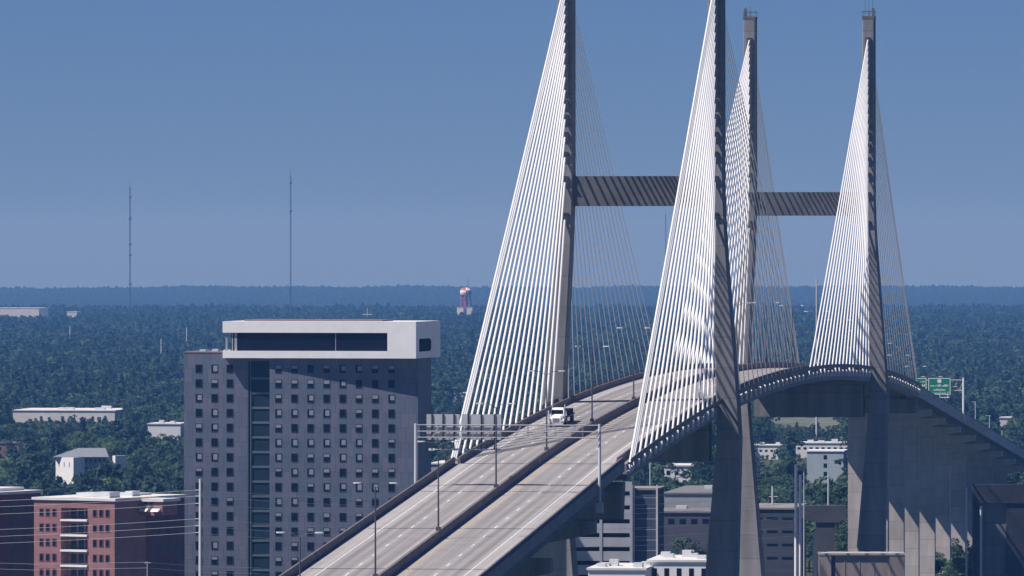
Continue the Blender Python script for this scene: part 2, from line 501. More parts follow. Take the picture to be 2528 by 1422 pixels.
def tower(s0):
    zd = deck_z(s0)
    tw = None
    lo = {}
    root = empty('tower', BZ(s0, 0, gz(1400)), None, None)
    root.parent = bridge
    root.location = BZ(s0, 0, gz(1400)) - WLOC[bridge.name]
    for sg in (-1, 1):
        lb = MB()
        # height, centre offset, half width across, half depth along
        prof = [(gz(1400) - 1, 11.8, 3.7, 4.6), (zd - 33, 13.1, 2.65, 3.6), (zd - 6, 14.6, 1.9, 2.8), (zd, 14.4, 1.78, 2.65), (zd + 6, 14.05, 1.65, 2.6),
                (ZSTRUT0 - 8, 12.85, 1.38, 2.45), (ZSTRUT0, 12.5, 1.30, 2.4), (ZSTRUT1, 12.42, 1.28, 2.4), (ZT, 12.42, 1.25, 2.3)]
        rings = []
        for z, o, w, dpt in prof:
            c = 0.18
            rings.append([BZ(s0 + y, sg * o + x, z) for x, y in ((-w + c, -dpt), (w - c, -dpt), (w, -dpt + c), (w, dpt - c), (w - c, dpt), (-w + c, dpt), (-w, dpt - c), (-w, -dpt + c))])
        lb.m = 1; lb.loft(rings[:3]); lb.m = 0; lb.loft(rings[2:])
        for ya in ANCH:
            za = CAM_H + (EYE - ya) * 1238.0 / F
            for sd_ in (-1, 1):
                f_ = sd_ * 2.35
                lb.hexa([BZ(s0 + f_ + y, sg * 12.38 + x, za - 1.5) for x, y in ((-.55, min(0, sd_ * .12)), (.55, min(0, sd_ * .12)), (.55, max(0, sd_ * .12)), (-.55, max(0, sd_ * .12)))],
                        [BZ(s0 + f_ + y, sg * 12.38 + x, za + .35) for x, y in ((-.55, min(0, sd_ * .75)), (.55, min(0, sd_ * .75)), (.55, max(0, sd_ * .75)), (-.55, max(0, sd_ * .75)))])
        leg = lb.build('leg', [CONC, LOWC], root)
        cb = MB()
        cb.hexa([BZ(s0 + y, sg * 12.42 + x, ZT - .3) for x, y in ((-1.27, -2.33), (1.27, -2.33), (1.27, 2.33), (-1.27, 2.33))],
                [BZ(s0 + y, sg * 12.42 + x, ZT + .35) for x, y in ((-1.27, -2.33), (1.27, -2.33), (1.27, 2.33), (-1.27, 2.33))])
        for (x, y) in ((-1.25, -2.3), (1.25, -2.3), (1.25, 2.3), (-1.25, 2.3), (0, -2.3), (0, 2.3)):
            cb.tube([BZ(s0 + y, sg * 12.42 + x, ZT + .3), BZ(s0 + y, sg * 12.42 + x, ZT + 1.4)], 0.05, 5)
        cb.tube([BZ(s0 + y, sg * 12.42 + x, ZT + 1.35) for x, y in ((-1.25, -2.3), (1.25, -2.3), (1.25, 2.3), (-1.25, 2.3), (-1.25, -2.3))], 0.06, 5)
        hx = -1.0 if sg < 0 else 0.9
        cb.hexa([BZ(s0 + y, sg * 12.42 + hx + x, ZT + .35) for x, y in ((-.3, -.3), (.3, -.3), (.3, .3), (-.3, .3))],
                [BZ(s0 + y, sg * 12.42 + hx + x, ZT + 2.1) for x, y in ((-.25, -.25), (.25, -.25), (.25, .25), (-.25, .25))])
        for k in range(2 if sg < 0 else 3):
            x = -0.8 + 0.8 * k
            cb.tube([BZ(s0, sg * 12.42 + x, ZT + .3), BZ(s0, sg * 12.42 + x, ZT + (2.6 if sg < 0 else 4.6))], 0.045, 5)
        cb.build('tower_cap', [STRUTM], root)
    sb = MB()
    sb.hexa([BZ(s0 + y, x, ZSTRUT0) for x, y in ((-11.3, -1.9), (11.3, -1.9), (11.3, 1.9), (-11.3, 1.9))],
            [BZ(s0 + y, x, ZSTRUT1) for x, y in ((-11.3, -1.9), (11.3, -1.9), (11.3, 1.9), (-11.3, 1.9))])
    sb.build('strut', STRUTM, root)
    cbm = MB()
    cbm.hexa([BZ(s0 + y, x, zd - 9.6) for x, y in ((-11.4, -2.3), (11.4, -2.3), (11.4, 2.3), (-11.4, 2.3))],
             [BZ(s0 + y, x, zd - 2.9) for x, y in ((-11.4, -2.5), (11.4, -2.5), (11.4, 2.5), (-11.4, 2.5))])
    cbm.build('crossbeam', CONC, root)
    return root


tower(0.0); tower(SPAN)

# ---- stay cables: 18 in each of eight fans

ZA = [CAM_H + (EYE - y) * 1238.0 / F for y in ANCH]          # anchor heights, topmost first
SIDE = [143.2, 140.6, 138.0] + [130.0 - 8.2 * k for k in range(15)]
MAIN = [161.5 - 8.95 * k for k in range(18)]
fans = []
for sg in (-1, 1):
    for s0, dr in ((0, -1), (SPAN, -1), (0, 1), (SPAN, 1)):
        for i in range(18):
            side = (s0 == 0 and dr < 0) or (s0 > 0 and dr > 0)
            sd = s0 + dr * (SIDE[i] if side else MAIN[i])
            top = BZ(s0 + dr * 2.2, sg * 12.38, ZA[i])
            bot = BP(sd, sg * 13.15, -1.15)
            fans.append((0 if (s0 == 0 and dr < 0) else 1 if (dr < 0) else 2, top, bot))
fans.sort(key=lambda t: t[0])
rest = MB()
for n_, (pri, top, bot) in enumerate(fans):
    tgt = MB() if n_ < 99 else rest
    u = (top - bot).normalized()
    mid = (top + bot) * 0.5 - Vector((0, 0, (top - bot).length * 0.0018))
    tgt.tube([bot, mid, top], 0.185 if pri == 0 else 0.16 if pri == 1 else 0.068, 8)
    tgt.tube([bot - u * .35, bot + u * 1.25], 0.31, 8)           # steel guide pipe at the deck
    if n_ < 99: tgt.build('stay_cable', CABLE, bridge, smooth=False)
tag(rest.build('stay_cable', CABLE, bridge), kind='stuff')

# ---- approach viaducts
def viaduct(name, s0, s1, piers, label, colm, cap_lr, wid, cat='viaduct', cap_h=2.4, depth=3.4):
    root = empty(name, BZ((s0 + s1) / 2, 0, gz(1500)), label, cat)
    d_ = MB(); sweep(d_, s0, s1, [(-12.6, -0.4), (-12.6, 0), (12.6, 0), (12.6, -0.4)]); d_.build('deck_slab', CONC_D, root)
    for o in (-9.4, -3.2, 3.2, 9.4):
        g = MB()
        sweep(g, s0, s1, [(o - 1.5, -0.41), (o + 1.5, -0.41), (o + 1.5, -.9), (o + .55, -1.5), (o + .55, -depth + .5), (o + 1.0, -depth), (o - 1.0, -depth), (o - .55, -depth + .5), (o - .55, -1.5), (o - 1.5, -.9)])
        g.build('girder', CONC_D, root)
    for sg in (-1, 1):
        b_ = MB(); sweep(b_, s0, s1, [(12.35 * sg - .24, -0.9 if False else 0.012), (12.35 * sg + .24, 0.012), (12.35 * sg + .13, 1.0), (12.35 * sg - .13, 1.0)]); b_.build('barrier', BARR, root)
        fa = MB(); xo = 12.62 * sg; FD = -1.0 if colm == 'taper' else -1.9
        sweep(fa, s0, s1, [(xo - .015, FD), (xo + .1, FD), (xo + .1, 0.6), (xo - .015, 0.6)] if sg > 0 else [(xo - .1, FD), (xo + .015, FD), (xo + .015, 0.6), (xo - .1, 0.6)])
        fa.build('fascia', CONC_D if colm == 'taper' else PIER, root)
    m_ = MB(); sweep(m_, s0, s1, [(-0.36, 0.03), (0.36, 0.03), (0.2, 1.15), (-0.2, 1.15)]); m_.build('median_barrier', BARR, root)
    for s in piers:
        zc = deck_z(s) - depth - 0.02
        pr = MB()
        base = gz(C1.y + s) - 1
        l, r = wid; hw = 1.5
        ring = lambda z, e, h: [BZ(s + y, x, z) for x, y in ((l - e, -h), (r + e, -h), (r + e, h), (l - e, h))]
        hh = zc - cap_h - base
        pr.loft([ring(base, 0.035 * hh if colm == 'taper' else 0.0, hw + .6), ring(zc - cap_h, 0, hw)])
        pp = pr.build('pier', PIER, root)
        cp = MB(); a, b = cap_lr
        yy = 1.9
        cp.loft([[BZ(s + q, x, z) for x, z in ((a, zc), (a, zc - cap_h * .55), (l - .3, zc - cap_h), (r + .3, zc - cap_h), (b, zc - cap_h * .55), (b, zc))] for q in (-yy, yy)])
        cap = cp.build('pier_cap', PIER if colm != 'taper' else CONC, root)
    return root


near_v = viaduct('approach_viaduct', -520, -144, [-187.5, -240, -292, -346, -400, -454],
                 'near approach viaduct on hammerhead piers, rising to the sign gantry and the bridge', 'taper', (-10.5, 13.3), (-1.2, 5.0), cap_h=3.4, depth=3.9)
far_v = viaduct('approach_viaduct', 479, 1000, [530, 581, 640, 700, 762, 824, 886, 948],
                'far approach viaduct descending behind the second tower on a row of wall piers', 'wall', (-11.0, 12.4), (-3.0, 6.1), cap_h=2.6, depth=3.0)
# anchor piers of the cable-stayed spans
for s, w0, w1, ch in ((-143.9, -6.0, 4.0, 5.4), (478.8, -3.0, 6.1, 3.2)):
    z = deck_z(s) - 2.6
    pm = MB(); b0 = gz(C1.y + s) - 1
    pm.hexa([BZ(s + y, x, b0) for x, y in ((w0, -2.2), (w1, -2.2), (w1, 2.2), (w0, 2.2))], [BZ(s + y, x, z - ch) for x, y in ((w0, -1.7), (w1, -1.7), (w1, 1.7), (w0, 1.7))])
    ap = pm.build('anchor_pier', PIER, bridge)
    cm = MB(); cm.hexa([BZ(s + y, x, z - ch + .003) for x, y in ((-9.5, -2.0), (12.4, -2.0), (12.4, 2.0), (-9.5, 2.0))], [BZ(s + y, x, z) for x, y in ((-10, -2.1), (12.6, -2.1), (12.6, 2.1), (-10, 2.1))])
    cm.build('pier_cap', CONC, bridge)

# ------------------------------------------------------------------ lamps along the median
LAMPM = mat('weathered_lamp_steel', (.10, .10, .11), .6, .15, .5, metal=.2)
lamp = empty('street_lamp', (0, 0, 0), None, 'street lamp', 'double-arm lamps along the bridge median', rotz=-TH)
m = MB(); m.tube([(0, 0, 0), (0, 0, 6), (0, 0, 11.2)], [0.13, 0.10, 0.075], 8); m.box(-.3, .3, -.3, .3, -.02, .5); m.build('pole', LAMPM, lamp, local=True)
for sg in (-1, 1):
    m = MB(); m.tube([(0, 0, 11.1), (sg * 0.8, 0, 11.55), (sg * 1.9, 0, 11.7)], [.05, .045, .04], 6); m.build('arm', LAMPM, lamp, local=True)
    m = MB(); m.loft([[(sg * (1.75 + a), y * w, 11.62 + zz) for y, zz in ((-.2, 0), (.2, 0), (.17, .16), (-.17, .16))] for a, w in ((0, .5), (.3, 1), (.8, 1), (1.0, .6))]); m.build('lamp_head', PALE, lamp, local=True)
lamp_s = [-375, -313, -254, -193, -133, -73, -12, 49, 110, 171, 232, 293, 354, 415, 476, 537, 598, 659, 720, 781]
lamp_where = {-313: 'double-arm lamp on the median in front of the grey hotel wall', -254: 'double-arm lamp on the median just nearer than the sign gantry',
              -193: 'double-arm lamp on the median under the sign gantry', -133: 'double-arm lamp on the median beside the white truck',
              -73: 'double-arm lamp on the median between the near tower legs and the truck'}
for i, s in enumerate(lamp_s):
    o = lamp if i == 0 else copy_tree(lamp)
    o.location = BP(s, 0, 1.1)
    nth = 'first second third fourth fifth sixth seventh eighth ninth tenth eleventh twelfth thirteenth fourteenth fifteenth'.split()
    o['label'] = lamp_where.get(s, f'double-arm median lamp, {nth[sum(1 for q in lamp_s if -70 < q < s)]} one counted from the near tower onward' if s > -70 else 'double-arm lamp on the near approach median, lowest on the ramp')

# ------------------------------------------------------------------ sign gantry seen from behind
def posts(mb, s, off, z0, z1, r=0.23):
    mb.tube([BZ(s, off, z0), BZ(s, off, z1)], [r, r * .85], 10)


gs = -180.0
gz0 = deck_z(gs)
ga = empty('sign_gantry', BZ(gs, 0, gz0), 'overhead steel sign gantry across the near approach, its sign panels seen from behind', 'sign gantry')
for off in (-13.05, 13.05):
    m = MB(); posts(m, gs, off, gz0 - 3.4, gz0 + 8.9)
    m.hexa([BZ(gs + y, off + x, gz0 - 3.6) for x, y in ((-.5, -.5), (.5, -.5), (.5, .5), (-.5, .5))], [BZ(gs + y, off + x, gz0 - 2.2) for x, y in ((-.45, -.45), (.45, -.45), (.45, .45), (-.45, .45))])
    m.build('post', PALE, ga)
m = MB()
for z in (6.95, 7.8, 8.7):
    for y in (-.55, .55):
        m.tube([BZ(gs + y, -12.8, gz0 + z), BZ(gs + y, 12.8, gz0 + z)], 0.085, 6)
for k in range(14):
    x = -12.6 + k * 1.938
    for y in (-.55, .55):
        m.tube([BZ(gs + y, x, gz0 + 6.95), BZ(gs + y, x + (1.0 if k % 2 else -0.0), gz0 + 8.7)], 0.04, 5)
    m.tube([BZ(gs - .55, x, gz0 + 7.8), BZ(gs + .55, x, gz0 + 7.8)], 0.04, 5)
m.build('truss', mat('weathered_truss', (.34, .34, .36), .6, .15, .5, metal=.2), ga)
PANB = mat('sign_back_aluminium', (0.50, 0.52, 0.55), 0.5, 0.12, 0.7)
for x0, x1 in ((-11.6, -6.9), (-6.6, -1.0)):
    m = MB(); m.hexa([BZ(gs + y, x, gz0 + 6.6) for x, y in ((x0, .75), (x1, .75), (x1, .83), (x0, .83))], [BZ(gs + y, x, gz0 + 10.2) for x, y in ((x0, .75), (x1, .75), (x1, .83), (x0, .83))])
    p = m.build('sign_panel', PANB, ga)
    m = MB()
    nb = 3
    for k in range(nb):
        x = x0 + (k + .5) * (x1 - x0) / nb
        m.hexa([BZ(gs + y, x + q, gz0 + 5.2) for q, y in ((-.09, .6), (.09, .6), (.09, .745), (-.09, .745))], [BZ(gs + y, x + q, gz0 + 10.25) for q, y in ((-.09, .6), (.09, .6), (.09, .745), (-.09, .745))])
    m.build('bracket', DARKM, p)
    m = MB()
    m.tube([BZ(gs + 1.9, x0 + .3, gz0 + 5.2), BZ(gs + 1.9, x1 - .3, gz0 + 5.2)], .07, 6)
    for k in range(3):
        x = x0 + .6 + k * (x1 - x0 - 1.2) / 2
        m.tube([BZ(gs + .65, x, gz0 + 5.25), BZ(gs + 1.95, x, gz0 + 5.2)], .05, 5)
        m.hexa([BZ(gs + y, x + q, gz0 + 5.05) for q, y in ((-.45, 1.7), (.45, 1.7), (.45, 2.1), (-.45, 2.1))], [BZ(gs + y, x + q, gz0 + 5.35) for q, y in ((-.4, 1.75), (.4, 1.75), (.4, 2.05), (-.4, 2.05))])
    m.build('lamp_bar', PALE, p)

# green sign on a side post of the far viaduct
fs = 478 + 164
fz = deck_z(fs)
gg = empty('road_sign', BZ(fs, 12.9, fz), 'green guide sign with white border on a post above the far viaduct', 'road sign')
m = MB(); posts(m, fs, 13.0, fz - 1.4, fz + 9.2, .26); m.build('post', WHITE, gg)
m = MB(); m.tube([BZ(fs, 13, fz + 6.0), BZ(fs, 1, fz + 6.0)], .14, 8); m.tube([BZ(fs, 13, fz + 8.6), BZ(fs, 1, fz + 8.6)], .14, 8)
for k in range(8):
    x = 1.5 + k * 1.5; m.tube([BZ(fs, x, fz + 6), BZ(fs, x + 1.0, fz + 8.6)], .06, 5)
m.build('arm', STEEL, gg)


def sign_face(s, x0, x1, z0, z1, rows, shield):
    m = MB(); y0 = -.55
    q = lambda x, z, y: BZ(s + y, x, z)
    m.hexa([q(x0, z0, y0), q(x1, z0, y0), q(x1, z0, y0 + .08), q(x0, z0, y0 + .08)], [q(x0, z1, y0), q(x1, z1, y0), q(x1, z1, y0 + .08), q(x0, z1, y0 + .08)])
    pan = m.build('sign_panel', GREEN, gg)
    b = MB(); yb = y0 - .03; t = .16

    def bar(a, c, e, g_):
        b.hexa([q(a, e, yb), q(c, e, yb), q(c, e, yb + .025), q(a, e, yb + .025)], [q(a, g_, yb), q(c, g_, yb), q(c, g_, yb + .025), q(a, g_, yb + .025)])
    bar(x0 + .1, x1 - .1, z0 + .1, z0 + .1 + t); bar(x0 + .1, x1 - .1, z1 - .1 - t, z1 - .1)
    bar(x0 + .1, x0 + .1 + t, z0 + .1 + t, z1 - .1 - t); bar(x1 - .1 - t, x1 - .1, z0 + .1 + t, z1 - .1 - t)
    for (cx, wz, zc, hh) in rows:              # lettering too far off to read: letter-sized strokes
        x = x0 + cx * (x1 - x0) - wz / 2; e = x + wz
        while x < e:
            w = random.choice((.10, .13, .22)); h = hh * random.choice((.6, .62, 1.0))
            bar(x, min(x + w, e), zc, zc + h); x += w + .09
            if random.random() < .12: x += .22
    if shield:
        cx = (x0 + x1) / 2; cz = z1 - .85
        ring = [(.5, .25), (.5, -.15), (.25, -.45), (-.25, -.45), (-.5, -.15), (-.5, .25), (-.3, .45), (.3, .45)]
        b.hexa([q(cx + a, cz + c, yb) for a, c in ring], [q(cx + a, cz + c, yb + .025) for a, c in ring])
    b.build('sign_legend', LEGEND, pan)
    return pan


sign_face(fs, 4.2, 9.9, fz + 4.9, fz + 9.2, [(.5, 4.4, fz + 7.0, .55), (.5, 2.9, fz + 5.95, .55), (.5, 3.2, fz + 5.25, .25)], True)
sign_face(fs, 1.0, 3.9, fz + 4.9, fz + 9.2, [(.65, 1.0, fz + 8.0, .6), (.65, 1.3, fz + 7.0, .55), (.6, 1.5, fz + 5.9, .55)], False)
m = MB(); m.tube([BZ(fs - 1.6, 2.5, fz + 4.3), BZ(fs - 1.6, 9.6, fz + 4.3)], .12, 6)
for x in (3.2, 5.2, 7.2, 9.2): m.tube([BZ(fs - 1.6, x, fz + 4.3), BZ(fs - .3, x, fz + 6.0)], .05, 5)
m.build('lamp_bar', PALE, gg)

# ------------------------------------------------------------------ truck on the oncoming carriageway
ts = -69.0
tr = empty('flatbed_truck', BP(ts, -6.1, 0.02), 'white semi truck with dark flatbed load, the only vehicle on the bridge', 'truck', rotz=-TH)
tilt = math.atan2(deck_z(ts + 5) - deck_z(ts - 5), 10)
tr.rotation_euler = (tilt, 0, -TH); tr.scale = (.93, .93, .93)
m = MB()   # hood and fenders, nose towards the camera (-y)
m.loft([[(-w, y, z0), (w, y, z0), (w, y, z1 * .9), (w * .75, y, z1), (-w * .75, y, z1), (-w, y, z1 * .9)] for y, w, z0, z1 in ((-.05, .78, .75, 1.5), (.15, .9, .7, 1.72), (1.9, 1.05, .7, 1.95))])
for sg in (-1, 1):
    m.loft([[(sg * 1.0 - .28, y, z0), (sg * 1.0 + .28, y, z0), (sg * 1.0 + .28, y, z1), (sg * 1.0 - .28, y, z1)] for y, z0, z1 in ((.1, .55, 1.0), (.35, 1.02, 1.35), (1.2, 1.02, 1.35), (1.6, .6, 1.2))])
m.build('hood', WHITE, tr, local=True)
m = MB()
m.loft([[(-w, y, z) for w, y, z in ((1.15, 1.9, z_), (-1.15, 1.9, z_), (-1.15, 3.9, z_), (1.15, 3.9, z_))] if True else 0 for z_ in (.8, 1.96)])
m.loft([[(1.15, 1.92, 1.961), (-1.15, 1.92, 1.961), (-1.15, 3.9, 1.961), (1.15, 3.9, 1.961)], [(1.08, 2.35, 2.8), (-1.08, 2.35, 2.8), (-1.08, 3.9, 2.8), (1.08, 3.9, 2.8)], [(.95, 2.6, 3.05), (-.95, 2.6, 3.05), (-.95, 3.85, 3.05), (.95, 3.85, 3.05)]])
m.build('cab', WHITE, tr, local=True)
m = MB(); q = lambda x, t: (x, 1.92 + .43 * t - .02, 1.961 + .84 * t)
m.quad(q(-1.0, .12), q(1.0, .12), q(.94, .92), q(-.94, .92)); m.build('windshield', GLASS, tr, local=True)
for sg in (-1, 1):
    m = MB(); m.quad((sg * 1.155, 2.35, 2.0), (sg * 1.155, 3.4, 2.0), (sg * 1.095, 3.4, 2.7), (sg * 1.095, 2.5, 2.7)); m.build('side_window', GLASS, tr, local=True)
m = MB(); m.box(-.52, .52, -.09, -.052, .8, 1.48)
for k in range(6): m.box(-.5, .5, -.11, -.093, .85 + k * .1, .89 + k * .1)
m.build('grille', GREYP, tr, local=True)
m = MB(); m.box(-1.2, 1.2, -.2, .02, .35, .68); m.build('bumper', PALE, tr, local=True)
for sg in (-1, 1):
    m = MB(); m.box(sg * .92 - .17, sg * .92 + .17, -.03, .09, .95, 1.18); m.build('headlight', LEGEND, tr, local=True)
    m = MB(); m.box(sg * 1.5 - .12, sg * 1.5 + .12, 2.0, 2.1, 1.75, 2.6); m.tube([(sg * 1.12, 2.2, 2.5), (sg * 1.45, 2.05, 2.55)], .03, 5); m.build('mirror', PALE, tr, local=True)
    m = MB(); m.tube([(sg * 1.05, 4.05, .9), (sg * 1.05, 4.05, 3.5)], .09, 8); m.build('exhaust_stack', PALE, tr, local=True)
wheels = [(.75, 1.0)] + [(4.9, .98), (6.2, .98), (14.6, .98), (15.9, .98)]
for y, x in wheels:
    for sg in (-1, 1):
        m = MB(); m.tube([(sg * (x - .25), y, .52), (sg * (x + .18), y, .52)], .52, 18); w = m.build('wheel', BLACK, tr, local=True)
        m = MB(); m.tube([(sg * (x + .181), y, .52), (sg * (x + .2), y, .52)], .27, 12); m.build('rim', PALE, w, local=True)
m = MB(); m.box(-.45, .45, 1.5, 7.0, .6, .95); m.build('chassis', BLACK, tr, local=True)
m = MB(); m.box(-1.28, 1.28, 4.6, 16.8, 1.15, 1.4); m.box(-.6, .6, 4.6, 16.6, .8, 1.148); m.build('trailer', DARKM, tr, local=True)
m = MB(); m.box(-1.2, 1.2, 6.0, 6.2, 1.403, 2.5)
m.hexa([(-1.1, 6.5, 1.403), (1.2, 6.5, 1.403), (1.2, 10.5, 1.403), (-1.1, 10.5, 1.403)], [(-.9, 6.8, 2.35), (1.15, 6.6, 2.1), (1.15, 10.2, 2.3), (-.9, 10.2, 2.6)])
m.box(-1.0, 1.15, 11.3, 15.6, 1.403, 2.2); m.build('load', BLACK, tr, local=True)

# ------------------------------------------------------------------ hotel
hA = Vector(((1032 - 1264) / F * 1480, 1480, 0))     # front right corner
HL = -RX                                             # along the front, to the left
zpx = lambda y, d=1482.0: CAM_H - (y - EYE) / F * d
hotel = empty('hotel', Vector((hA.x, hA.y, gz(1480))), 'tall grey-clad hotel with small square windows and a cantilevered white rooftop box', 'hotel')
zr = zpx(885.5)
gb = gz(1480) - 1
m = MB(); m.obox(hA, HL, AX, 0, 29.55, 0, 19.6, gb, zr - .02)
m.build('main_wing', HOTELW, hotel)
m = MB(); m.obox(hA, HL, AX, 34.25, 47.0, 2.0, 18.6, gb, zpx(872))
lw = m.build('side_wing', HOTELW, hotel)
m = MB(); m.obox(hA, HL, AX, 34.2, 47.06, 1.93, 18.7, zpx(872) + .003, zpx(869)); m.build('parapet', HOTELP, lw)
# glazed stair strip between the wings
m = MB(); m.obox(hA, HL, AX, 29.56, 34.24, 2.3, 17, gb, zpx(892)); st = m.build('stair_glazing', GLASSB, hotel)
m = MB()
for k in range(20):
    z = zpx(935 + 36.5 * k)
    m.obox(hA, HL, AX, 29.57, 33.6, 2.15, 2.29, z - .22, z + .22)
for a in (29.62, 33.55, 34.1): m.obox(hA, HL, AX, a, a + .16, 2.02, 2.14, gb, zpx(892))
m.obox(hA, HL, AX, 29.56, 34.24, 1.7, 2.28, zpx(892), zpx(887))
m.build('spandrel', mat('spandrel_metal', (.115, .15, .17), .5, .1, .5), st)
# white rooftop box, turned a little against the walls below
BT = TH + R(4.2)
bL = -Vector((math.cos(BT), -math.sin(BT), 0)); bA = Vector((math.sin(BT), math.cos(BT), 0))
bO = hA + AX * -3.0
zb0, zb1, zb2, zb3 = zpx(885, 1478), zpx(867, 1478), zpx(822, 1478), zpx(794, 1478)
BLEN = 39.0; BDEP = 23.5
m = MB()
m.obox(bO, bL, bA, 0, BLEN, 0, BDEP, zb0, zb1)
m.obox(bO, bL, bA, 0, BLEN, 0, BDEP, zb2, zb3)
m.obox(bO, bL, bA, 0, 5.75, 0, BDEP, zb1 + .002, zb2 - .002)
rbx = m.build('rooftop_box', WHITE, hotel)
m = MB(); m.obox(bO, bL, bA, 5.76, BLEN - 1.6, .55, BDEP - 1.0, zb1 + .003, zb2 - .003); m.build('window_band', GLASS, rbx)
m = MB()
for a, w in ((16.2, .12), (36.2, .5), (37.0, .25)): m.obox(bO, bL, bA, a, a + w, .44, .54, zb1 + .004, zb2 - .004)
m.obox(bO, bL, bA, BLEN - .9, BLEN - .5, .4, .8, zb1 + .004, zb2 - .004)
m.build('mullion', GREYP, rbx)
m = MB()
pts = [(3.0, -1.25), (13.2, -1.25), (14.3, -.8), (14.3, .8), (13.2, 1.25), (3.0, 1.25)]
zc_ = (zpx(837) + zpx(867)) / 2
m.hexa([bO + bA * p_ + bL * -.004 + Vector((0, 0, zc_ + z_)) for p_, z_ in pts], [bO + bA * p_ + bL * -.06 + Vector((0, 0, zc_ + z_)) for p_, z_ in pts])
m.build('side_window', BLACK, rbx)
m = MB()
m.obox(bO, bL, bA, 8, 36, 6, 16, zb3 + .003, zb3 + .32); m.build('roof_plant', HOTELP, hotel)
m = MB(); pz = bO + bL * 11.5 + bA * 8
m.tube([Vector((pz.x, pz.y, zb3 + .76)), Vector((pz.x, pz.y, zb3 + 2.6))], .07, 6)
m.tube([Vector((pz.x - 1, pz.y, zb3 + 1.3)), Vector((pz.x + 1, pz.y, zb3 + 1.3))], .1, 6); m.build('antenna', STEEL, hotel)
m = MB()
for a in (38.2, 40.5, 43): m.obox(hA, HL, AX, a, a + 1.2, 4, 6, zpx(868.8), zpx(868.8) + random.uniform(.2, .5))
m.build('roof_plant', PALE, hotel)

# windows; state: how far the pale blind is drawn (0 dark, 1 drawn all the way), read off the photograph
ST = ['.1.h.......', '.h.hhhh1...', '1..h.1..hh1', '.1.1111.h..', 'h1.h....h..', '...111111.h', '11.1.hh11..', 'h..h11h.hhh',
      '.....h1111.', '..h11...h..', '...h..h.h..', '.....hhh...', '.1..h......', '.h.hh.....h', '.h..h.1....', '1..h..h..1.']
ST[0] = '.1.hh.h11hh'
wcols = [(46.98 - (487 - 450) * .0806, 2.0), (46.98 - (526 - 450) * .0806, 2.0), (46.98 - (564 - 450) * .0806, 2.0)] + [(29.55 - (px - 665) * .08055, 0.0) for px in (687, 726.7, 766.4, 806.3, 846.2, 886, 926, 966.5)]
cnt = 0
restw = MB()
order = []
for r_ in range(18):
    for c_ in range(11):
        hidden = (c_ >= 3 and (911 + 36.5 * r_) > 1422 - (px_ := 687 + 40 * (c_ - 3) - 705) * .62)
        order.append((hidden, r_, c_))
order.sort()
for hidden, r_, c_ in order:
    t0, dv = wcols[c_]
    zc = zpx(911 + 36.5 * r_)
    stt = ST[r_ % len(ST)][c_]
    w = MB() if cnt < 99 else restw
    hw, hh = .66, .82
    w.m = 0
    for (a0, a1, z0, z1) in ((-hw, hw, -hh, -hh + .09), (-hw, hw, hh - .09, hh), (-hw, -hw + .09, -hh + .09, hh - .09), (hw - .09, hw, -hh + .09, hh - .09)):
        w.obox(hA, HL, AX, t0 + a0, t0 + a1, dv - .07, dv - .004, zc + z0, zc + z1)
    w.m = 1
    w.obox(hA, HL, AX, t0 - hw + .091, t0 + hw - .091, dv - .03, dv - .005, zc - hh + .091, zc + hh - .091)
    if stt != '.':
        w.m = 2
        zl = zc + (0.05 if stt == 'h' else -.45) + random.uniform(-.1, .15)
        x0 = -hw + .12 if stt == 'h' else -hw + .1
        w.obox(hA, HL, AX, t0 + x0, t0 + (.25 if stt == '1' else hw - .12), dv - .045, dv - .031, zl, zc + hh - (.22 if stt == '1' else .12))
    if cnt < 99: w.build('window', [FRAME, GLASS, BLIND], hotel)
    cnt += 1
tag(restw.build('window', [FRAME, GLASS, BLIND], hotel), kind='stuff')

# ------------------------------------------------------------------ brick apartment blocks
BTH = R(27)
kL = -Vector((math.cos(BTH), -math.sin(BTH), 0)); kA = Vector((math.sin(BTH), math.cos(BTH), 0))
kd = 1440.0
kO = Vector(((283 - 1264) / F * kd, kd, 0))
bk = empty('brick_building', Vector((kO.x, kO.y, gz(kd))), 'pink-red brick block with a stack of recessed balconies and a white flat roof', 'apartment building')
kz = lambda y: CAM_H - (y - EYE) / F * kd
KW = 17.9
ztop = kz(1237); g0 = gz(kd) - 1
m = MB()
tw0, tw1 = 5.95, 11.9                         # balcony bay, measured from the right corner
m.obox(kO, kL, kA, 0, tw0, 0, 12, g0, ztop); m.obox(kO, kL, kA, tw1, KW, 0, 12, g0, ztop)
m.obox(kO, kL, kA, tw0 + .001, tw1 - .001, 2.4, 12, g0, ztop); m.obox(kO, kL, kA, tw0 + .001, tw1 - .001, 0, 2.399, kz(1256), ztop)
m.build('front_wall', BRICK, bk)
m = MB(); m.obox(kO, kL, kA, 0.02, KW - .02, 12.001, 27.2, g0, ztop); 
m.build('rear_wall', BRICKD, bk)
m = MB(); m.obox(kO, kL, kA, -5.0, -.02, 9.7, 15.5, kz(1276), ztop - .35); bay = m.build('bay', BRICK, bk)
m = MB()
for a in (-1.6, -2.9): m.obox(kO, kL, kA, a, a + .7, 9.62, 9.69, kz(1255), kz(1240))
m.build('window', FRAME, bay)
m = MB()
for a in (-2.0, -4.6): m.hexa([kO + kL * (a + x) + kA * y + Vector((0, 0, kz(1266))) for x, y in ((0, 8.5), (1.7, 8.5), (1.7, 9.69), (0, 9.69))], [kO + kL * (a + x) + kA * y + Vector((0, 0, kz(1259))) for x, y in ((0, 9.4), (1.7, 9.4), (1.7, 9.69), (0, 9.69))])
m.build('awning', WHITE, bay)
m = MB(); m.obox(kO, kL, kA, -.35, KW + .35, -.35, 27.6, ztop + .003, ztop + .5); rf = m.build('roof', WROOF, bk)
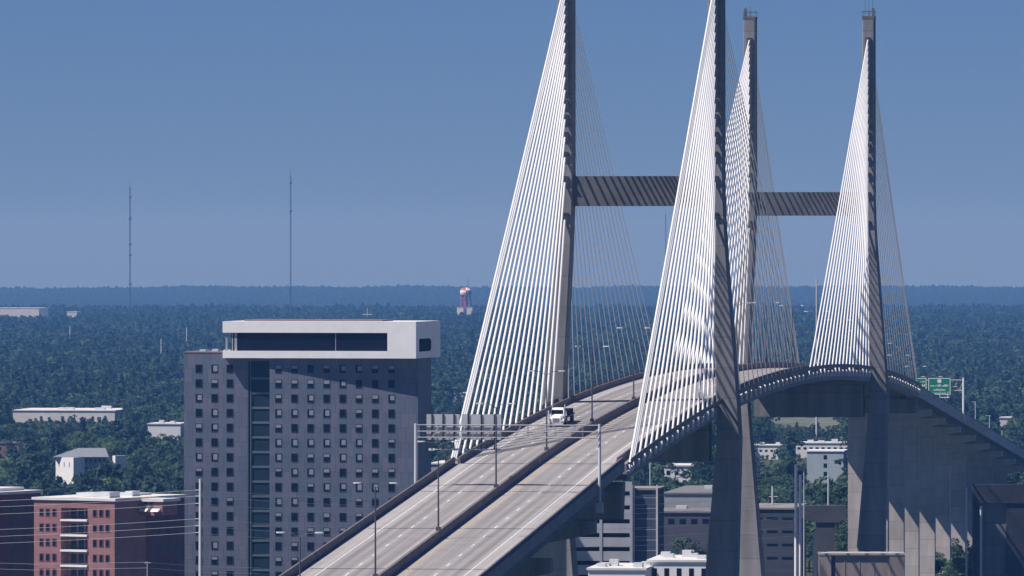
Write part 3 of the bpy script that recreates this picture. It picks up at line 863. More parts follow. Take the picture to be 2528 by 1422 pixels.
m = MB(); m.obox(kO, kL, kA, -5.4, -.36, 9.3, 16, ztop - .34, ztop + .2); m.build('canopy', WROOF, rf)
m = MB(); m.obox(kO, kL, kA, 2.0, 5.6, 1.5, 5.5, ztop + .503, ztop + 1.6); m.obox(kO, kL, kA, 8, 12.0, 6, 11, ztop + .503, ztop + 1.3)
m.obox(kO, kL, kA, 3.0, 4.6, 12, 15, ztop + .503, ztop + 1.5); m.obox(kO, kL, kA, 5, 15, 15, 23, ztop + .503, ztop + .9); m.build('roof_unit', PALE, rf)
nrow = 12
for r_ in range(nrow):
    zc = kz(1268 + 37.2 * r_)
    for c_ in (1.55, 2.95, 4.35, 13.35, 14.8, 16.2):
        m = MB(); m.m = 0
        m.obox(kO, kL, kA, c_ - .5, c_ + .5, -.06, -.003, zc - .78, zc + .78)
        m.m = 1; m.obox(kO, kL, kA, c_ - .3, c_ + .36, -.08, -.061, zc - .6, zc + .62)
        m.build('window', [BRICKD, GLASS], bk)
    m = MB(); m.m = 0; zf = kz(1286 + 37.7 * r_)
    m.obox(kO, kL, kA, tw0 + .03, tw1 - .03, -.35, 2.395, zf - .2, zf + .16)
    m.m = 1
    m.obox(kO, kL, kA, tw0 + .05, tw1 - .05, -.3, -.24, zf + 1.0, zf + 1.06)
    for q_ in range(12): m.obox(kO, kL, kA, tw0 + .1 + q_ * .5, tw0 + .14 + q_ * .5, -.29, -.25, zf + .163, zf + .998)
    bl = m.build('balcony', [WHITE, DARKM], bk)
    m = MB()
    for a in (6.6, 8.2, 9.8): m.obox(kO, kL, kA, a, a + 1.2, 2.32, 2.394, zf + .2, zf + 2.2)
    m.build('balcony_door', GLASSB, bl)
m = MB()
for k in range(3):
    for r_ in range(6):
        m.obox(kO, kL, kA, -.03, -.003, 16.6 + k * 3.3, 17.8 + k * 3.3, kz(1285 + 37 * r_) - .7, kz(1285 + 37 * r_) + .7)
m.build('side_window', FRAME, bk)
# neighbour block to the left: its shaded flank shows
k2 = Vector(((-75 - 1264) / F * 1464, 1464, 0))
b2 = empty('brick_building', Vector((k2.x, k2.y, gz(1430))), 'brick block coloured dark brown for its shaded flank, with white flat roof, cut by the picture edge', 'apartment building')
z2 = CAM_H - (1226 - EYE) / F * 1464
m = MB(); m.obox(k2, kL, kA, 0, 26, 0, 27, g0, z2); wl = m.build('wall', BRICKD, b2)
m = MB(); m.obox(k2, kL, kA, -.4, 26.4, -.4, 27.4, z2 + .003, z2 + .55); rf2 = m.build('roof', WROOF, b2)
m = MB(); m.obox(k2, kL, kA, 2, 9, 14, 24, z2 + .553, z2 + 1.2); m.build('roof_unit', WROOF, rf2)
for r_ in range(7):
    for k in range(4):
        m = MB(); zc = z2 - 2.6 - 2.9 * r_
        m.obox(k2, kL, kA, -.03, -.003, 4 + k * 5.6, 5.3 + k * 5.6, zc - .75, zc + .75); m.build('window', FRAME, b2)


# ------------------------------------------------------------------ simple buildings from a plan rectangle
def plain_building(name, label, cat, px0, px1, ytop, d, depth, wallm, roofm, rot=TH, group=None, ov=.3, th=.4, wins=None, ybot=None, units=0):
    e1 = Vector((math.cos(rot), -math.sin(rot), 0)); e2 = Vector((math.sin(rot), math.cos(rot), 0))
    p0 = Vector(((px0 - 1264) / F * d, d, 0)); w = (px1 - px0) / F * d / math.cos(rot)
    z1 = CAM_H - (ytop - EYE) / F * d; z0 = gz(d) - 1
    root = empty(name, Vector((p0.x, p0.y, gz(d))), label, cat, group)
    m = MB(); m.obox(p0, e1, e2, 0, w, 0, depth, z0, z1 - th); m.build('wall', wallm, root)
    m = MB(); m.obox(p0, e1, e2, -ov, w + ov, -ov, depth + ov, z1 - th + .003, z1); r_ = m.build('roof', roofm, root)
    if units:
        m = MB()
        for k in range(units):
            a = random.uniform(.05, .85) * w; b = random.uniform(.1, .7) * depth
            m.obox(p0, e1, e2, a, a + w * .08 + .8, b, b + 2.5, z1 + .003, z1 + random.uniform(.6, 1.4))
        m.build('roof_unit', PALE, r_)
    if wins:
        nx, nz, ww, wh = wins
        for i in range(nx):
            for j in range(nz):
                a = (i + .5) * w / nx; z = z1 - th - 2.0 - j * 3.0
                m = MB(); m.obox(p0, e1, e2, a - ww / 2, a + ww / 2, -.05, -.003, z - wh / 2, z + wh / 2); m.build('window', GLASS, root)
    return root, p0, e1, e2, w, z0, z1


# parking garage behind the bridge
PG = mat('garage_concrete', (0.40, 0.41, 0.45), 0.8, 0.1, 0.3)
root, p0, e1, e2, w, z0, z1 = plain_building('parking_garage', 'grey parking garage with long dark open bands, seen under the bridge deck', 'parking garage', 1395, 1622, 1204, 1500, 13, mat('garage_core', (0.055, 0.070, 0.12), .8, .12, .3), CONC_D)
m = MB(); dk = MB()
we = (1563 - 1395) / F * 1500
for k in range(8):
    zt = CAM_H - (1303 + 34.3 * (k - 3) - EYE) / F * 1500
    m.obox(p0, e1, e2, .0, we, -1.3, -.6, zt - .95, zt + .95)
for a in (0, we * .52, we - .45): m.obox(p0, e1, e2, a, a + .55, -1.42, -1.31, z0, CAM_H - (1195 - EYE) / F * 1500)
m.build('spandrel', PG, root)
m = MB(); m.obox(p0, e1, e2, .1, we - .1, -.5, -.02, z0, z1 - 1.2); m.build('opening_shade', BLACK, root)  # solid black box stands in for the shade inside the open decks
m = MB()
for k in range(9): m.obox(p0, e1, e2, we + .6, w - .1, -.03, -.003, z1 - 2 - k * 2.1, z1 - 1.93 - k * 2.1)
for a in (we + .05, w - .2): m.obox(p0, e1, e2, a, a + .35, -.4, -.05, z0, z1 + .6)
m.build('trim', PALE, root)

plain_building('warehouse', 'low grey roofed hall between the garage and the near tower leg', 'warehouse', 1615, 1840, 1262, 1790, 24, mat('slate_wall', (.085, .085, .115), .8, .2, .3), mat('dull_roof', (.20, .20, .21), .8, .15, .2), wins=(8, 1, 1.5, 1.2), units=3)
plain_building('warehouse', 'low hall with broad grey roof behind the dark hall by the tower leg', 'warehouse', 1640, 1790, 1216, 1960, 60, GREYP, mat('dull_roof', (.2, .2, .2)), units=4)
plain_building('warehouse', 'dark low building with slatted front right of the near tower leg', 'warehouse', 1850, 1962, 1253, 1700, 30, mat('dark_slats', (.07, .075, .10), .7, .3, 1.0, streak=(.1, .1, 4)), CONC_D, wins=(3, 4, 2.4, .5))
plain_building('warehouse', 'bright white roofed shed at the bottom edge beside the tower leg', 'warehouse', 1600, 1752, 1382, 1440, 24, WHITE, WROOF, units=6, wins=(5, 1, .9, 1.6))
plain_building('warehouse', 'low white roof at the bottom edge under the parking garage', 'warehouse', 1452, 1592, 1402, 1430, 24, WHITE, WROOF, units=5)
plain_building('warehouse', 'white flat-roofed warehouse in the trees behind the small white house', 'warehouse', 32, 285, 1012, 3380, 46, WROOF, WROOF, units=4)
plain_building('warehouse', 'small white roof among trees touching the hotel wall', 'warehouse', 365, 446, 1045, 3000, 20, WHITE, WROOF, units=2)
plain_building('warehouse', 'long pale building on the far left below the blue ridge', 'warehouse', -120, 98, 760, 8800, 60, WROOF, WROOF)
plain_building('warehouse', 'narrow pale roof right of the long far building', 'warehouse', 165, 190, 769, 8800, 30, WROOF, WROOF)
plain_building('trailer', 'low white trailer beside the far tower leg, left one', 'trailer', 1858, 1925, 1098, 3030, 12, WHITE, WROOF, wins=(5, 1, 1.0, .8), units=2)
plain_building('office_building', 'long white low building with dark window bands by the far pier', 'office', 1965, 2098, 1092, 3050, 16, WHITE, WROOF, wins=(9, 1, 1.2, .9), units=4)
plain_building('office_building', 'pale blue-grey block with white rim under the far deck', 'office', 1992, 2082, 1112, 2700, 18, mat('pale_blue_wall', (.42, .50, .55), .7, .08, .3), WHITE, wins=(1, 3, 1.2, 1.5))
plain_building('warehouse', 'small pale building in the trees left of the cable fan', 'warehouse', 1098, 1155, 970, 3900, 20, WROOF, WROOF, units=1)
plain_building('warehouse', 'white flat building behind the left barrier under the gantry', 'warehouse', 1062, 1135, 1143, 2350, 30, GREYP, WROOF, units=3)
plain_building('shed', 'white shed below the water tower', 'shed', 1128, 1144, 758, 9300, 14, WHITE, WROOF)
plain_building('shed', 'pale shed right of the water tower legs', 'shed', 1152, 1166, 758, 9350, 14, WROOF, WROOF)
plain_building('warehouse', 'white glimpse of a building through the pines under the deck', 'warehouse', 1640, 1720, 1148, 2350, 20, WHITE, WROOF, wins=(4, 3, 1.2, 1.4))
plain_building('brick_house', 'dull red brick house in the trees at the left picture edge', 'house', -10, 48, 1092, 2900, 12, mat('dull_brick', (.24, .15, .13), .85, .2, .4), mat('dull_roof', (.2, .2, .2)), wins=(3, 2, 1, 1.3))

# small white house with grey hip roof
hd = 2640.0
hh = empty('white_house', P(137, 1100, hd) * 1.0, 'small white two-storey house with grey hip roof standing in the trees', 'house')
hh.location.z = gz(hd); WLOC[hh.name] = Vector((hh.location.x, hd, gz(hd)))
hx0 = (137 - 1264) / F * hd; sc = hd / F
ze = CAM_H - (1128 - EYE) * sc; zg = gz(hd) - .5
HG = mat('house_grey', (.33, .35, .39), .8, .08, .4)
m = MB(); m.box(hx0 + 55 * sc, hx0 + 128 * sc, hd + 2, hd + 12, zg, ze); m.build('wall', HG, hh)
m = MB(); w1 = Vector((math.cos(R(38)), -math.sin(R(38)), 0)); w2 = Vector((math.sin(R(38)), math.cos(R(38)), 0)); m.obox((hx0, hd + 1, 0), w1, w2, 0, 8.3, 0, 6, zg, ze - .1); m.build('wing', WHITE, hh)
m = MB(); m.obox((hx0 + 48 * sc, hd + 1, 0), w1, w2, 0, 1.6, 0, 5, zg, ze - .2); m.build('wing', WHITE, hh)
m = MB(); m.obox((hx0 + 140 * sc, hd + 2, 0), w1, w2, 0, 1.3, 0, 6, zg, ze + .4); m.build('wing', WHITE, hh)
m = MB(); r0, r1 = hx0 - .8, hx0 + 132 * sc; zr_ = CAM_H - (1107 - EYE) * sc
m.hexa([(r0, hd - .8, ze + .003), (r1, hd - .8, ze + .003), (r1, hd + 13, ze + .003), (r0, hd + 13, ze + .003)], [(r0 + 8.5, hd + 5.5, zr_), (r1 - 1.5, hd + 5.5, zr_), (r1 - 1.5, hd + 6.5, zr_), (r0 + 8.5, hd + 6.5, zr_)])
m.build('roof', SHING, hh)
for k in range(6):
    for j in range(2):
        a = hx0 + (62 + k * 11) * sc
        m = MB(); m.box(a, a + .75, hd + 1.94, hd + 1.997, ze - 2.0 - j * 3.0, ze - .6 - j * 3.0); m.build('window', GLASS, hh)
for k in range(3):
    m = MB(); a = hx0 + (10 + k * 16) * sc; m.obox((hx0, hd + 1, 0), w1, w2, 1.4 + k * 2.4, 1.8 + k * 2.4, -.06, -.003, ze - 3.4, ze - 1.7); m.build('window', GREYP, hh)

# ------------------------------------------------------------------ concrete bents of lower ramps
def t_pier(label, px0, px1, cx0, cx1, ytop, ycap, d, dep=3.0, group=None, matl=CONC):
    s_ = d / F; z1 = CAM_H - (ytop - EYE) * s_; zc = CAM_H - (ycap - EYE) * s_
    X = lambda p: (p - 1264) * s_
    root = empty('ramp_pier', Vector((X((cx0 + cx1) / 2), d, gz(d))), label, 'concrete pier', group)
    m = MB(); m.loft([[(X(px0), y, z1), (X(px0), y, zc + .8), (X(cx0), y, zc), (X(cx1), y, zc), (X(px1), y, zc + .8), (X(px1), y, z1)] for y in (d, d + dep)]); m.build('pier_cap', matl, root)
    m = MB(); m.box(X(cx0) + .02, X(cx1) - .02, d + .3, d + dep - .3, gz(d) - 1, zc - .003); m.build('column', matl, root)
    return root


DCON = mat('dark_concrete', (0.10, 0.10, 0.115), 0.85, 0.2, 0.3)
PCON = mat('shade_dark_concrete', (0.045, 0.05, 0.062), 0.85, 0.3, 0.3)  # shade on the portal pier, put into the base colour
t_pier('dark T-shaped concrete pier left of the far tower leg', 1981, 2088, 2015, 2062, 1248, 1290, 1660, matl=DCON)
# pier table of the ramp in front of the far tower, with deep fluted sides
d = 1205.0; s_ = d / F
X = lambda p: (p - 1264) * s_
cb_ = empty('ramp_pier', Vector((X(2127), d, gz(d))), 'wide brownish concrete pier block at the bottom edge before the far tower leg', 'concrete pier')
zt = CAM_H - (1371 - EYE) * s_
m = MB(); m.box(X(2024), X(2052), d, d + 6, gz(d) - 1, zt); m.box(X(2052) + .003, X(2062), d + 1.2, d + 6, gz(d) - 1, zt - .3); m.box(X(2062) + .003, X(2196), d + .25, d + 6, gz(d) - 1, zt); m.box(X(2196) + .003, X(2232), d, d + 6, gz(d) - 1, zt)
for k in range(3):
    a = X(2085 + 36 * k); m.box(a, a + .12, d + .19, d + .247, gz(d), zt - .4)
m.build('wall', mat('brown_concrete', (.34, .29, .28), .85, .25, .35, streak=(1, 1, .2)), cb_)
m = MB(); m.box(X(2022), X(2234), d - .06, d + 6.1, zt + .003, zt + .35); m.build('coping', PIER, cb_)
# portal pier at the right edge
d = 1640.0; s_ = d / F
pp_ = empty('portal_pier', Vector((X(2450), d, gz(d))), 'shade-toned concrete portal pier with wide cap beam at the right picture edge', 'concrete pier')
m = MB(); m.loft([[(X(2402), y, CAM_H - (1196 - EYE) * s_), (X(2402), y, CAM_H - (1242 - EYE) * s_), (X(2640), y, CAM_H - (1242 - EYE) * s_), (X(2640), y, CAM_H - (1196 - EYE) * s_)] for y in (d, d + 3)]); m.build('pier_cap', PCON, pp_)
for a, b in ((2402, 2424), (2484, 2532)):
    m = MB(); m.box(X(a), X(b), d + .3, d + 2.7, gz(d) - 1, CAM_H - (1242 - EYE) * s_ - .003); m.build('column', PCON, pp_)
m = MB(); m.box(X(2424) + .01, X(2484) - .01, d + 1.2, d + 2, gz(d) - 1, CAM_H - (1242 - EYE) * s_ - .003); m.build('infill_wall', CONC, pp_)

# ------------------------------------------------------------------ poles and wires
def pole(name, label, px, ytop, d, r0, r1, group=None, arms=(), matl=PALE, cat='utility pole', lattice=False):
    x = (px - 1264) / F * d; zt = CAM_H - (ytop - EYE) / F * d
    root = empty(name, Vector((x, d, gz(d))), label, cat, group)
    m = MB(); m.tube([(x, d, gz(d) - .5), (x, d, zt)], [r0, r1], 8); m.build('shaft', matl, root)
    for z, wl, wr in arms:
        m = MB(); m.tube([(x - wl, d, z), (x + wr, d, z)], .09, 6); m.build('arm', matl, root)
    return root


PD0, PD1 = 1250.0, 1450.0
WY0 = [1210, 1225, 1243, 1281, 1298, 1315]
WY1 = [1194, 1218, 1240, 1275, 1299, 1322]
zz = [CAM_H - (y - EYE) / F * PD0 for y in WY0]
pole('transmission_pole', 'tall pale steel transmission pole in front of the hotel', 495, 1183, PD0, .42, .26, arms=[(z, .9, .1) for z in zz])
pole('transmission_pole', 'pale steel transmission pole, left of the close pair below the far deck', 1965, 1146, PD1, .40, .26, group='pair of pale transmission poles', arms=[(CAM_H - (y - EYE) / F * PD1, .1, .9) for y in WY1], matl=WHITE)
pole('transmission_pole', 'shorter steel transmission pole, right of the close pair below the far deck', 1975.5, 1172, PD1, .34, .26, group='pair of pale transmission poles', matl=WHITE)
pole('utility_pole', 'thin pale pole just right of the transmission pole pair', 1985, 1136, 1560, .16, .1)
pole('utility_pole', 'pale pole with crossarm left of the transmission pole pair', 1907, 1200, 1720, .28, .2, arms=[(CAM_H - (1226 - EYE) / F * 1720, .9, 1.2)])
pole('utility_pole', 'grey pole over the T-shaped pier', 2045, 1172, 1720, .24, .18)
pole('utility_pole', 'white post standing before the T-shaped pier', 2011, 1312, 1580, .38, .36)
pole('utility_pole', 'pale strip added for a sunlit column face at the left end of the portal pier', 2386, 1203, 1630, .22, .2)  # added post stands in for a sunlit column face
pole('utility_pole', 'pale strip added for a sunlit face before the column of the portal pier', 2422, 1250, 1610, .26, .26)  # second added post, likewise a sunlit face built as a strip
pole('utility_pole', 'pale pole standing over the parking garage roof', 1605, 1142, 1900, .18, .14)
pole('street_lamp', 'tall thin light mast before the far wall piers', 2346, 1152, 1700, .1, .08, cat='street lamp', arms=[(CAM_H - 532 / F * 1700, .9, .9)])
pole('utility_pole', 'small wooden pole between the brick block and the hotel', 364, 1386, 1380, .16, .12, matl=GREYP, arms=[(CAM_H - (1390 - EYE) / F * 1380, .6, .6)])
pole('utility_pole', 'far pale pole in the woods above the long white warehouse', 173, 806, 6000, .5, .4)
pole('utility_pole', 'far pale pole in the woods beside the hotel terrace', 461, 808, 6000, .5, .4)
pole('utility_pole', 'far pale pole in the woods left of the hotel side wing', 398, 836, 5200, .45, .35)
pole('street_lamp', 'pale lamp post above the far viaduct, nearest to the green sign', 2408, 992, 2900, .22, .15, cat='street lamp', arms=[(CAM_H - (992 - EYE) / F * 2900, 1.4, .4)])
pole('street_lamp', 'pale lamp post above the far viaduct, second after the green sign', 2443, 1026, 2800, .22, .15, cat='street lamp', arms=[(CAM_H - (1026 - EYE) / F * 2800, 1.4, .4)])
pole('utility_pole', 'pale pole above the far viaduct close to the right picture edge', 2474, 1062, 2700, .22, .15)
plain_building('shed', 'pale shed roof in the trees at the right above the far viaduct', 'shed', 2468, 2494, 1030, 3300, 14, WROOF, WROOF)
plain_building('shed', 'tiny white roof in the far trees left of the hotel', 'shed', 408, 417, 976, 4300, 10, WROOF, WROOF)
pole('light_mast', 'white slim mast on the skyline left of the far right cable fan', 2016, 688, 3300, .45, .3, cat='mast', matl=PALE)
WIRE = mat('aluminium_wire', (.55, .57, .6), .5, .05, .5, metal=.2)
for i in range(6):
    y0, y1 = WY0[i], WY1[i]
    a = P(495 - 12, y0, PD0); b = P(1965 + 10, y1, PD1); c = P(-1150, y0 + 24, 1320)
    for lab, p_, q_, sag in (('six running from the hotel pole past the brick block', a, c, 1.6), ('six crossing the hotel to the pole pair', a, b, 2.4)):
        m = MB(); n = 24
        m.tube([p_.lerp(q_, k / n) - Vector((0, 0, 4 * sag * (k / n) * (1 - k / n))) for k in range(n + 1)], .026, 5)
        nm = ['topmost', 'second', 'third', 'fourth', 'fifth', 'lowest'][i]
        tag(m.build('power_line', WIRE), f'{nm} wire of the {lab}', 'power line', 'power lines on the pale transmission poles')
for i in range(2):
    a = P(-200, 1384 + 15 * i, 1380); b = P(364, 1388 + 14 * i, 1380); c = P(640, 1402 + 14 * i, 1400)
    m = MB(); m.tube([a, a.lerp(b, .5) - Vector((0, 0, .5)), b, b.lerp(c, .5) - Vector((0, 0, .3)), c], .022, 5)
    tag(m.build('power_line', WIRE), ('upper' if i == 0 else 'lower') + ' low wire on the small wooden pole by the brick block', 'power line', 'low wires by the brick block')

# far masts and the water tower
def radio_mast(label, px, ytop, ybase, d, w, dishes):
    x = (px - 1264) / F * d; zt = CAM_H - (ytop - EYE) / F * d
    root = empty('radio_mast', Vector((x, d, gz(d))), label, 'radio mast', 'radio masts on the skyline')
    m = MB(); n = 40; h = zt - gz(d)
    MM = mat('mast_steel', (.10, .10, .11), .6, .1, .1)
    for k in range(3):
        a = k * 2.094; m.tube([(x + w * math.cos(a), d + w * math.sin(a), gz(d)), (x + w * math.cos(a), d + w * math.sin(a), zt - h * .06)], .28, 5)
    for k in range(n):
        z = gz(d) + h * .94 * k / n; z2_ = gz(d) + h * .94 * (k + 1) / n
        for j in range(3):
            a, b = j * 2.094, (j + 1) * 2.094
            m.tube([(x + w * math.cos(a), d + w * math.sin(a), z), (x + w * math.cos(b), d + w * math.sin(b), z2_)], .16, 4)
    m.tube([(x, d, zt - h * .08), (x, d, zt)], .22, 5)
    m.build('lattice', MM, root)
    for y in dishes:
        z = CAM_H - (y - EYE) / F * d; m = MB(); m.tube([(x - .9, d - w - .2, z - 1.5), (x + 1.6, d - w - .2, z + .9)], 1.5, 8); m.build('antenna', MM, root)


radio_mast('slim radio mast with several antenna lumps, at the far left', 320.5, 441, 770, 9600, .85, (485, 539, 602, 629, 700))
radio_mast('plain slim radio mast above the hotel roof', 717, 410, 760, 9600, .85, (450, 520))
radio_mast('faint mast seen between the two near cable fans', 1643, 515, 700, 12500, .7, ())
wd = 9800.0; wx = (1150 - 1264) / F * wd; s_ = wd / F
wt = empty('water_tower', Vector((wx, wd, gz(wd))), 'red and white water tower on legs on the wooded skyline', 'water tower')
WRED = mat('tower_red', (.45, .10, .10), .6, .1, .1)
m = MB(); zc = CAM_H - (722 - EYE) * s_
n = 16; rr = 8.2
prof = [(-.98, .15), (-.8, .6), (-.45, .9), (0, 1.0), (.45, .9), (.8, .6), (.98, .15)]
for k in range(len(prof) - 1):
    for j in range(n):
        a, b = 2 * math.pi * j / n, 2 * math.pi * (j + 1) / n
        (h0, r0), (h1, r1) = prof[k], prof[k + 1]
        m.m = (k // 2 + j // 3) % 2
        m.quad((wx + rr * r0 * math.cos(a), wd + rr * r0 * math.sin(a), zc + rr * .8 * h0), (wx + rr * r0 * math.cos(b), wd + rr * r0 * math.sin(b), zc + rr * .8 * h0),
               (wx + rr * r1 * math.cos(b), wd + rr * r1 * math.sin(b), zc + rr * .8 * h1), (wx + rr * r1 * math.cos(a), wd + rr * r1 * math.sin(a), zc + rr * .8 * h1))
m.build('tank', [WHITE, WRED], wt)
for k in range(6):
    a = k * 1.047 + .3; m = MB(); m.tube([(wx + 8.6 * math.cos(a), wd + 8.6 * math.sin(a), gz(wd)), (wx + 6.2 * math.cos(a), wd + 6.2 * math.sin(a), zc - 3)], .65, 6); m.build('leg', WRED, wt)
m = MB(); m.tube([(wx, wd, gz(wd)), (wx, wd, zc - 6)], 1.4, 8); m.build('riser', WRED, wt)
m = MB(); m.tube([(wx + 3, wd, zc + 5), (wx + 3, wd, CAM_H - (685 - EYE) * s_)], .3, 5); m.build('antenna', DARKM, wt)

# ------------------------------------------------------------------ trees
def leaf_cloud(seed, nface, size, kind):
    """crown of many leaf-clump faces over lobes; about 18 m tall tree at unit scale"""
    g = np.random.default_rng(seed)
    if kind == 'pine':
        lobes = [((g.normal() * 1.2, g.normal() * 1.2, 9 + 9.5 * t), (1 - t) * 2.6 + 1.1, .55) for t in np.linspace(0, 1, 9)]
    else:
        lobes = []
        for k in range(15):
            a = g.uniform(0, 6.28); rr = g.uniform(0, 4.9) * (1 if k else 0)
            lobes.append(((rr * math.cos(a), rr * math.sin(a), g.uniform(6.5, 14.5) - rr * .35), g.uniform(1.7, 3.2), g.uniform(.7, .95)))
    wts = np.array([l[1] ** 2 for l in lobes]); wts /= wts.sum()
    ids = g.choice(len(lobes), nface, p=wts)
    cen = np.array([l[0] for l in lobes])[ids]; rad = np.array([l[1] for l in lobes])[ids]; fl = np.array([l[2] for l in lobes])[ids]
    d = g.normal(size=(nface, 3)); d /= np.linalg.norm(d, axis=1)[:, None]
    d[:, 2] = np.where(d[:, 2] < -.35, -d[:, 2], d[:, 2])
    rr = rad * g.uniform(.72, 1.06, nface)
    c = cen + d * rr[:, None] * np.c_[np.ones(nface), np.ones(nface), fl]
    nrm = d + g.normal(size=(nface, 3)) * .42 + np.array([0, 0, .25]); nrm /= np.linalg.norm(nrm, axis=1)[:, None]
    t = np.cross(nrm, g.normal(size=(nface, 3))); t /= np.linalg.norm(t, axis=1)[:, None]
    b = np.cross(nrm, t)
    sz = size * g.uniform(.6, 1.35, nface)[:, None]
    k1, k2, k3, k4 = [g.uniform(.6, 1.1, nface)[:, None] for _ in range(4)]
    v = np.stack([c - t * sz * k1, c - b * sz * k2 * .7, c + t * sz * k3, c + b * sz * k4 * .7], 1).reshape(-1, 3)
    return v


def crown_mesh(name, v, m_):
    me = bpy.data.meshes.new(name)
    n = len(v) // 4
    me.vertices.add(len(v)); me.vertices.foreach_set('co', v.astype(np.float32).ravel())
    me.loops.add(4 * n); me.loops.foreach_set('vertex_index', np.arange(4 * n, dtype=np.int32))
    me.polygons.add(n); me.polygons.foreach_set('loop_start', np.arange(0, 4 * n, 4, dtype=np.int32))
    me.materials.append(m_); me.update(calc_edges=True)
    return me


def trunk_mb(kind, seed):
    g = random.Random(seed); m = MB()
    if kind == 'pine':
        m.tube([(0, 0, -1), (.1, 0, 8), (0, .1, 17.5)], [.34, .24, .06], 7)
        for k in range(6):
            a = g.uniform(0, 6.28); z = 9 + k * 1.4; m.tube([(0, 0, z), (2.2 * math.cos(a), 2.2 * math.sin(a), z + .4)], [.09, .03], 4)
    else:
        m.tube([(0, 0, -1), (.1, 0, 3.5), (0, .15, 6), (0, 0, 11)], [.5, .38, .3, .1], 7)
        for k in range(5):
            a = k * 1.26 + g.uniform(-.3, .3); m.tube([(0, 0, 4.5 + k * .5), (2 * math.cos(a), 2 * math.sin(a), 7 + k * .4), (3.8 * math.cos(a), 3.8 * math.sin(a), 9.5)], [.22, .15, .05], 5)
    return m


near_protos = []
for i, (kind, lm) in enumerate((('oak', LEAF_A), ('oak', LEAF_B), ('pine', LEAF_C), ('oak', LEAF_A), ('oak', LEAF_B), ('pine', LEAF_C))):
    near_protos.append((kind, crown_mesh('crown', leaf_cloud(100 + i, 1700 if kind == 'oak' else 1100, .52 if kind == 'oak' else .45, kind), lm), trunk_mb(kind, i)))
tree_src = []
for kind, cm, tmb in near_protos:
    me = bpy.data.meshes.new('trunk'); me.from_pydata(tmb.v, [], tmb.f); me.materials.append(BARK); me.update()
    tree_src.append((kind, cm, me))

placed = []
ZONES = [  # px range, distance range, count, labels, group, kinds, height range
    (-40, 452, 2380, 3300, 150, 'left wood', 'wood around the white house', (0, 1, 3, 4, 0, 1, 2), (11, 19)),
    (1560, 1800, 2000, 2900, 50, 'garage wood', 'pines and trees under the near deck', (2, 2, 5, 5, 0, 1), (13, 22)),
    (1860, 2130, 1900, 3200, 60, 'pier wood', 'trees between the two towers', (0, 1, 2, 3, 4, 5), (11, 18)),
    (1060, 1130, 2200, 3300, 22, 'fan wood', 'trees between hotel and cable fan', (0, 1, 3, 4), (11, 17)),
    (1664, 1690, 1640, 1660, 1, 'hall tree', 'trees before the dark hall', (0,), (22.5, 23)),
    (1715, 1768, 1640, 1700, 4, 'hall tree', 'trees before the dark hall', (1, 4), (14, 16)),
    (2270, 2420, 1830, 2050, 14, 'pier foot', 'trees at the feet of the far wall piers', (0, 1, 4), (6, 10)),
]
LAB = {('left wood', 'oak'): 'broad dark green tree in the wood around the small white house',
       ('left wood', 'pine'): 'narrow dark pine in the wood around the small white house',
       ('garage wood', 'oak'): 'rounded tree under the near deck behind the grey garage',
       ('garage wood', 'pine'): 'tall thin pine under the near deck behind the grey garage',
       ('pier wood', 'oak'): 'rounded green tree seen under the deck between the towers',
       ('pier wood', 'pine'): 'narrow pine seen under the deck between the towers',
       ('fan wood', 'oak'): 'rounded tree between the hotel corner and the left cable fan',
       ('hall tree', 'oak'): 'tree standing before the dark hall left of the near tower leg',
       ('pier foot', 'oak'): 'low bright tree at the foot of the far wall piers'}
# sight lines kept low so the buildings show: px0, px1, d0, d1, max height
LOW = [(95, 312, 2300, 2636, 4.2), (60, 95, 2500, 2760, 7), (118, 300, 2637, 2670, 0), (15, 300, 3000, 3372, 11.5), (340, 460, 2650, 2998, 13.5), (340, 460, 2999, 3030, 0), (20, 300, 3370, 3480, 0),
       (1835, 1945, 2440, 2600, 11), (1830, 1945, 2600, 3025, 4), (1850, 1935, 3026, 3060, 0), (1880, 2095, 3060, 3250, 6), (1955, 2105, 2500, 3060, 3.0), (1985, 2090, 2250, 2720, 5), (1985, 2090, 2690, 2760, 0), (1600, 1760, 2340, 2420, 0),
       (-30, 55, 2500, 2900, 5), (1880, 2100, 3250, 3480, 6), (1890, 2085, 3480, 3800, 2.0), (2030, 2085, 3800, 4100, 2.0), (1090, 1160, 3300, 3900, 9), (1060, 1140, 2100, 2350, 6), (2455, 2505, 3000, 3295, 9), (2460, 2500, 3296, 3330, 0), (400, 425, 4100, 4295, 8), (-130, 200, 8300, 8790, 15), (-130, 200, 8795, 8890, 0), (1110, 1180, 8900, 9290, 13), (1110, 1180, 9292, 9400, 0)]


def cap_h(px, d):
    c = 99
    for a, b, d0, d1, h in LOW:
        if a <= px <= b and d0 <= d <= d1: c = min(c, h)
    return c


